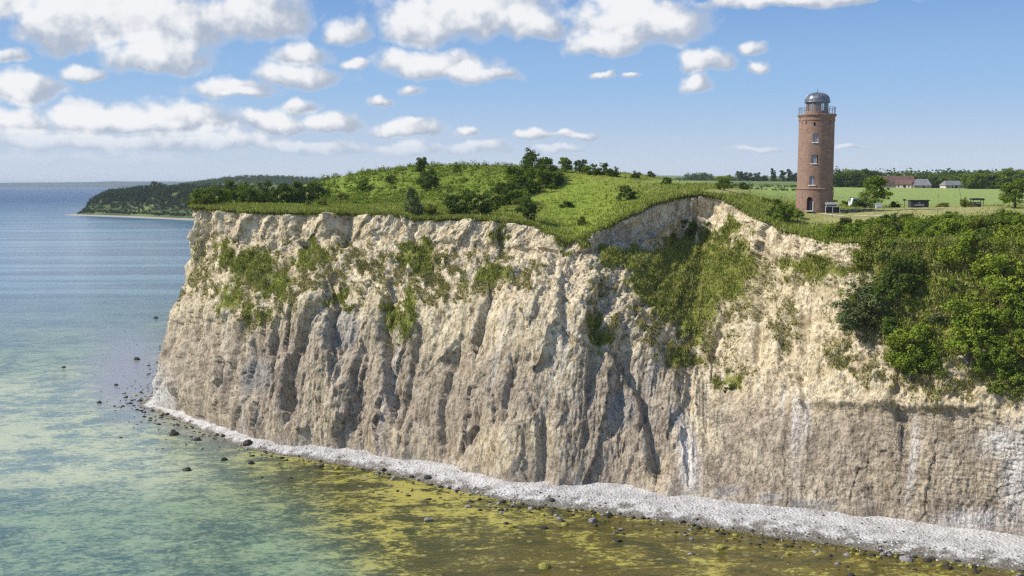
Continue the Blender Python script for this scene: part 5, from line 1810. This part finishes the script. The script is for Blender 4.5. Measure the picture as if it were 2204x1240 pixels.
def house(px_, y_, L, Wd, hw, hr, rz, wallm, roofm, label, nwin, hip=0.0, chim=0):
    r = empty('farmhouse', far_spot(px_, y_), rz)
    tag(r, label, "house")
    MB().box((0, 0, hw / 2 - 0.5), (L, Wd, hw + 1)).build('wall', wallm, r)
    e = 0.5
    V = [(-L / 2 - e, -Wd / 2 - e, hw - .2), (L / 2 + e, -Wd / 2 - e, hw - .2), (L / 2 + e, Wd / 2 + e, hw - .2), (-L / 2 - e, Wd / 2 + e, hw - .2), (-L / 2 - e + hip, 0, hw + hr), (L / 2 + e - hip, 0, hw + hr)]
    V += [(x, y, z + .25) for x, y, z in V]
    rf = MB().add(V, [(6, 7, 11, 10), (7, 8, 11), (8, 9, 10, 11), (9, 6, 10), (3, 2, 1, 0), (0, 1, 7, 6), (1, 2, 8, 7), (2, 3, 9, 8), (3, 0, 6, 9)]).build('roof', roofm, r)
    if hip < 0.5:
        for s_ in (-1, 1):
            MB().add([(s_ * (L / 2 + .0), -Wd / 2, hw), (s_ * L / 2, Wd / 2, hw), (s_ * L / 2, 0, hw + hr - .1)], [(0, 1, 2)]).build('gable', WPALE, r)
    for i in range(chim):
        MB().box((L * (0.25 - 0.5 * i), 0.3, hw + hr + 0.3), (1.0, 1.0, 1.8)).build('chimney', WALL_R, rf)
    for i in range(nwin):
        x_ = -L / 2 + L * (i + .5) / nwin
        wd = MB().box((x_, -Wd / 2 - 0.02, hw * .5), (1.3, 0.14, 1.4)).build('window', WHITEP, r)
        MB().box((x_, -Wd / 2 - 0.1, hw * .5), (1.0, 0.05, 1.1)).build('pane', CGL, wd)
    MB().box((L * .08, -Wd / 2 - 0.05, 1.0), (1.2, 0.12, 2.1)).build('door', DARK, r)
    return r


house(1863, 720, 10, 7, 2.8, 2.5, 0.25, WPALE, WALL_R, "small pale house left of the long farmhouse", 3)
house(1928, 720, 22, 10, 3.6, 4.4, -0.10, WALL_R, ROOF_R, "long brick farmhouse with red brown roof beyond the field", 6, 0.0, 2)
house(1945, 705, 10, 6, 2.4, 2.6, -0.5, WPALE, ROOF_R, "low wing standing before the long farmhouse", 3)
house(1982, 715, 11, 9, 1.8, 4.2, -0.2, WALL_R, ROOF_G, "barn with low grey roof right of the farmhouse", 3, 2.0)
house(2047, 725, 13, 8, 2.0, 3.0, 0.1, WPALE, ROOF_G, "grey roofed barn standing apart at the wood's edge", 4, 1.5)

FT = []
for i in range(54):
    px_ = 1800 + i * 8.4 + R_.uniform(-5, 5)
    gap = 1880 < px_ < 2075
    y_ = R_.uniform(735, 790) if gap else R_.uniform(660, 720)
    h_ = R_.uniform(10, 15.5) if not gap else R_.uniform(10, 13)
    if px_ > 2085:
        h_ *= 1.05
    FT.append((px_, y_, h_))
for i, (px_, y_, h_) in enumerate(FT):
    p_ = far_spot(px_, y_)
    plant('tree', i % 5, ['far', 'mid', 'far'][i % 3], (p_[0], p_[1], p_[2] - 1.0 - 0.12 * h_), h_ * 1.12, R_.uniform(1.15, 1.5), R_.uniform(0, 6.28), 'field_tree', "rounded green tree in the wood edging the far field by the farm", 'tree', "trees edging the far field by the farm")
pts, hs = [], []
for _ in range(420):
    px_, y_ = rng.uniform(1780, 2330), rng.uniform(800, 1250)
    pts.append(np.array(far_spot(px_, y_)) - [0, 0, 1])
    hs.append(rng.uniform(10, 16))
wood('far_wood', pts, hs, "bluish wood rising behind the farm")
for i, (px_, h_, kd, lab) in enumerate([(1592, 14, 'tree', "leftmost distant tree left of the tower, squarish"), (1607, 13, 'tree', "second distant tree left of the tower, round"), (1628, 13, 'tree', "third distant tree left of the tower"),
                                        (1645, 10, 'tree', "low distant tree left of the slim poplars"), (1663, 17, 'poplar', "first slim distant poplar left of the tower"), (1684, 16, 'poplar', "second slim distant poplar left of the tower"),
                                        (1697, 16, 'poplar', "third slim distant poplar, next to the tower"), (1712, 14, 'tree', "distant tree partly behind the tower")]):
    p_ = far_spot(px_, 1250)
    plant(kd, i % 4, 'far', (p_[0], p_[1], p_[2] - 1), h_, 1.2 if kd == 'tree' else 1.5, i * 1.0, 'distant_poplar' if kd == 'poplar' else 'distant_tree', lab, 'tree')
pts, hs = [], []
for px0, px1, y0, y1, h0, h1, cnt in ((1330, 1520, 1850, 2000, 5, 7, 110), (1425, 1475, 1700, 1800, 6, 9, 26), (1478, 1530, 1650, 1800, 10, 17, 70), (1520, 1800, 1500, 1650, 6, 9, 150), (1560, 1740, 560, 640, 1.2, 2.8, 60), (1590, 1725, 420, 470, 1.0, 2.2, 46)):
    for _ in range(cnt):
        pts.append(np.array(far_spot(rng.uniform(px0, px1), rng.uniform(y0, y1))) - [0, 0, 0.6])
        hs.append(rng.uniform(h0, h1))
wood('far_hedgerows', pts, hs, "hedgerows and copses between the distant fields")

# ------------------------------------------------------------------ sea air
hz, t, out = mat_new("sea_air")
pv = t.node('ShaderNodeVolumePrincipled')
pv.inputs['Color'].default_value = (0.80, 0.90, 1.0, 1)
pv.inputs['Density'].default_value = 0.00005
pv.inputs['Anisotropy'].default_value = 0.0
t.l.new(pv.outputs[0], out.inputs['Volume'])
hb = MB().box((0, 20500, 36), (80000, 41600, 100)).build('haze', hz)
tag(hb, "thin blue sea haze over the whole view", kind="stuff")
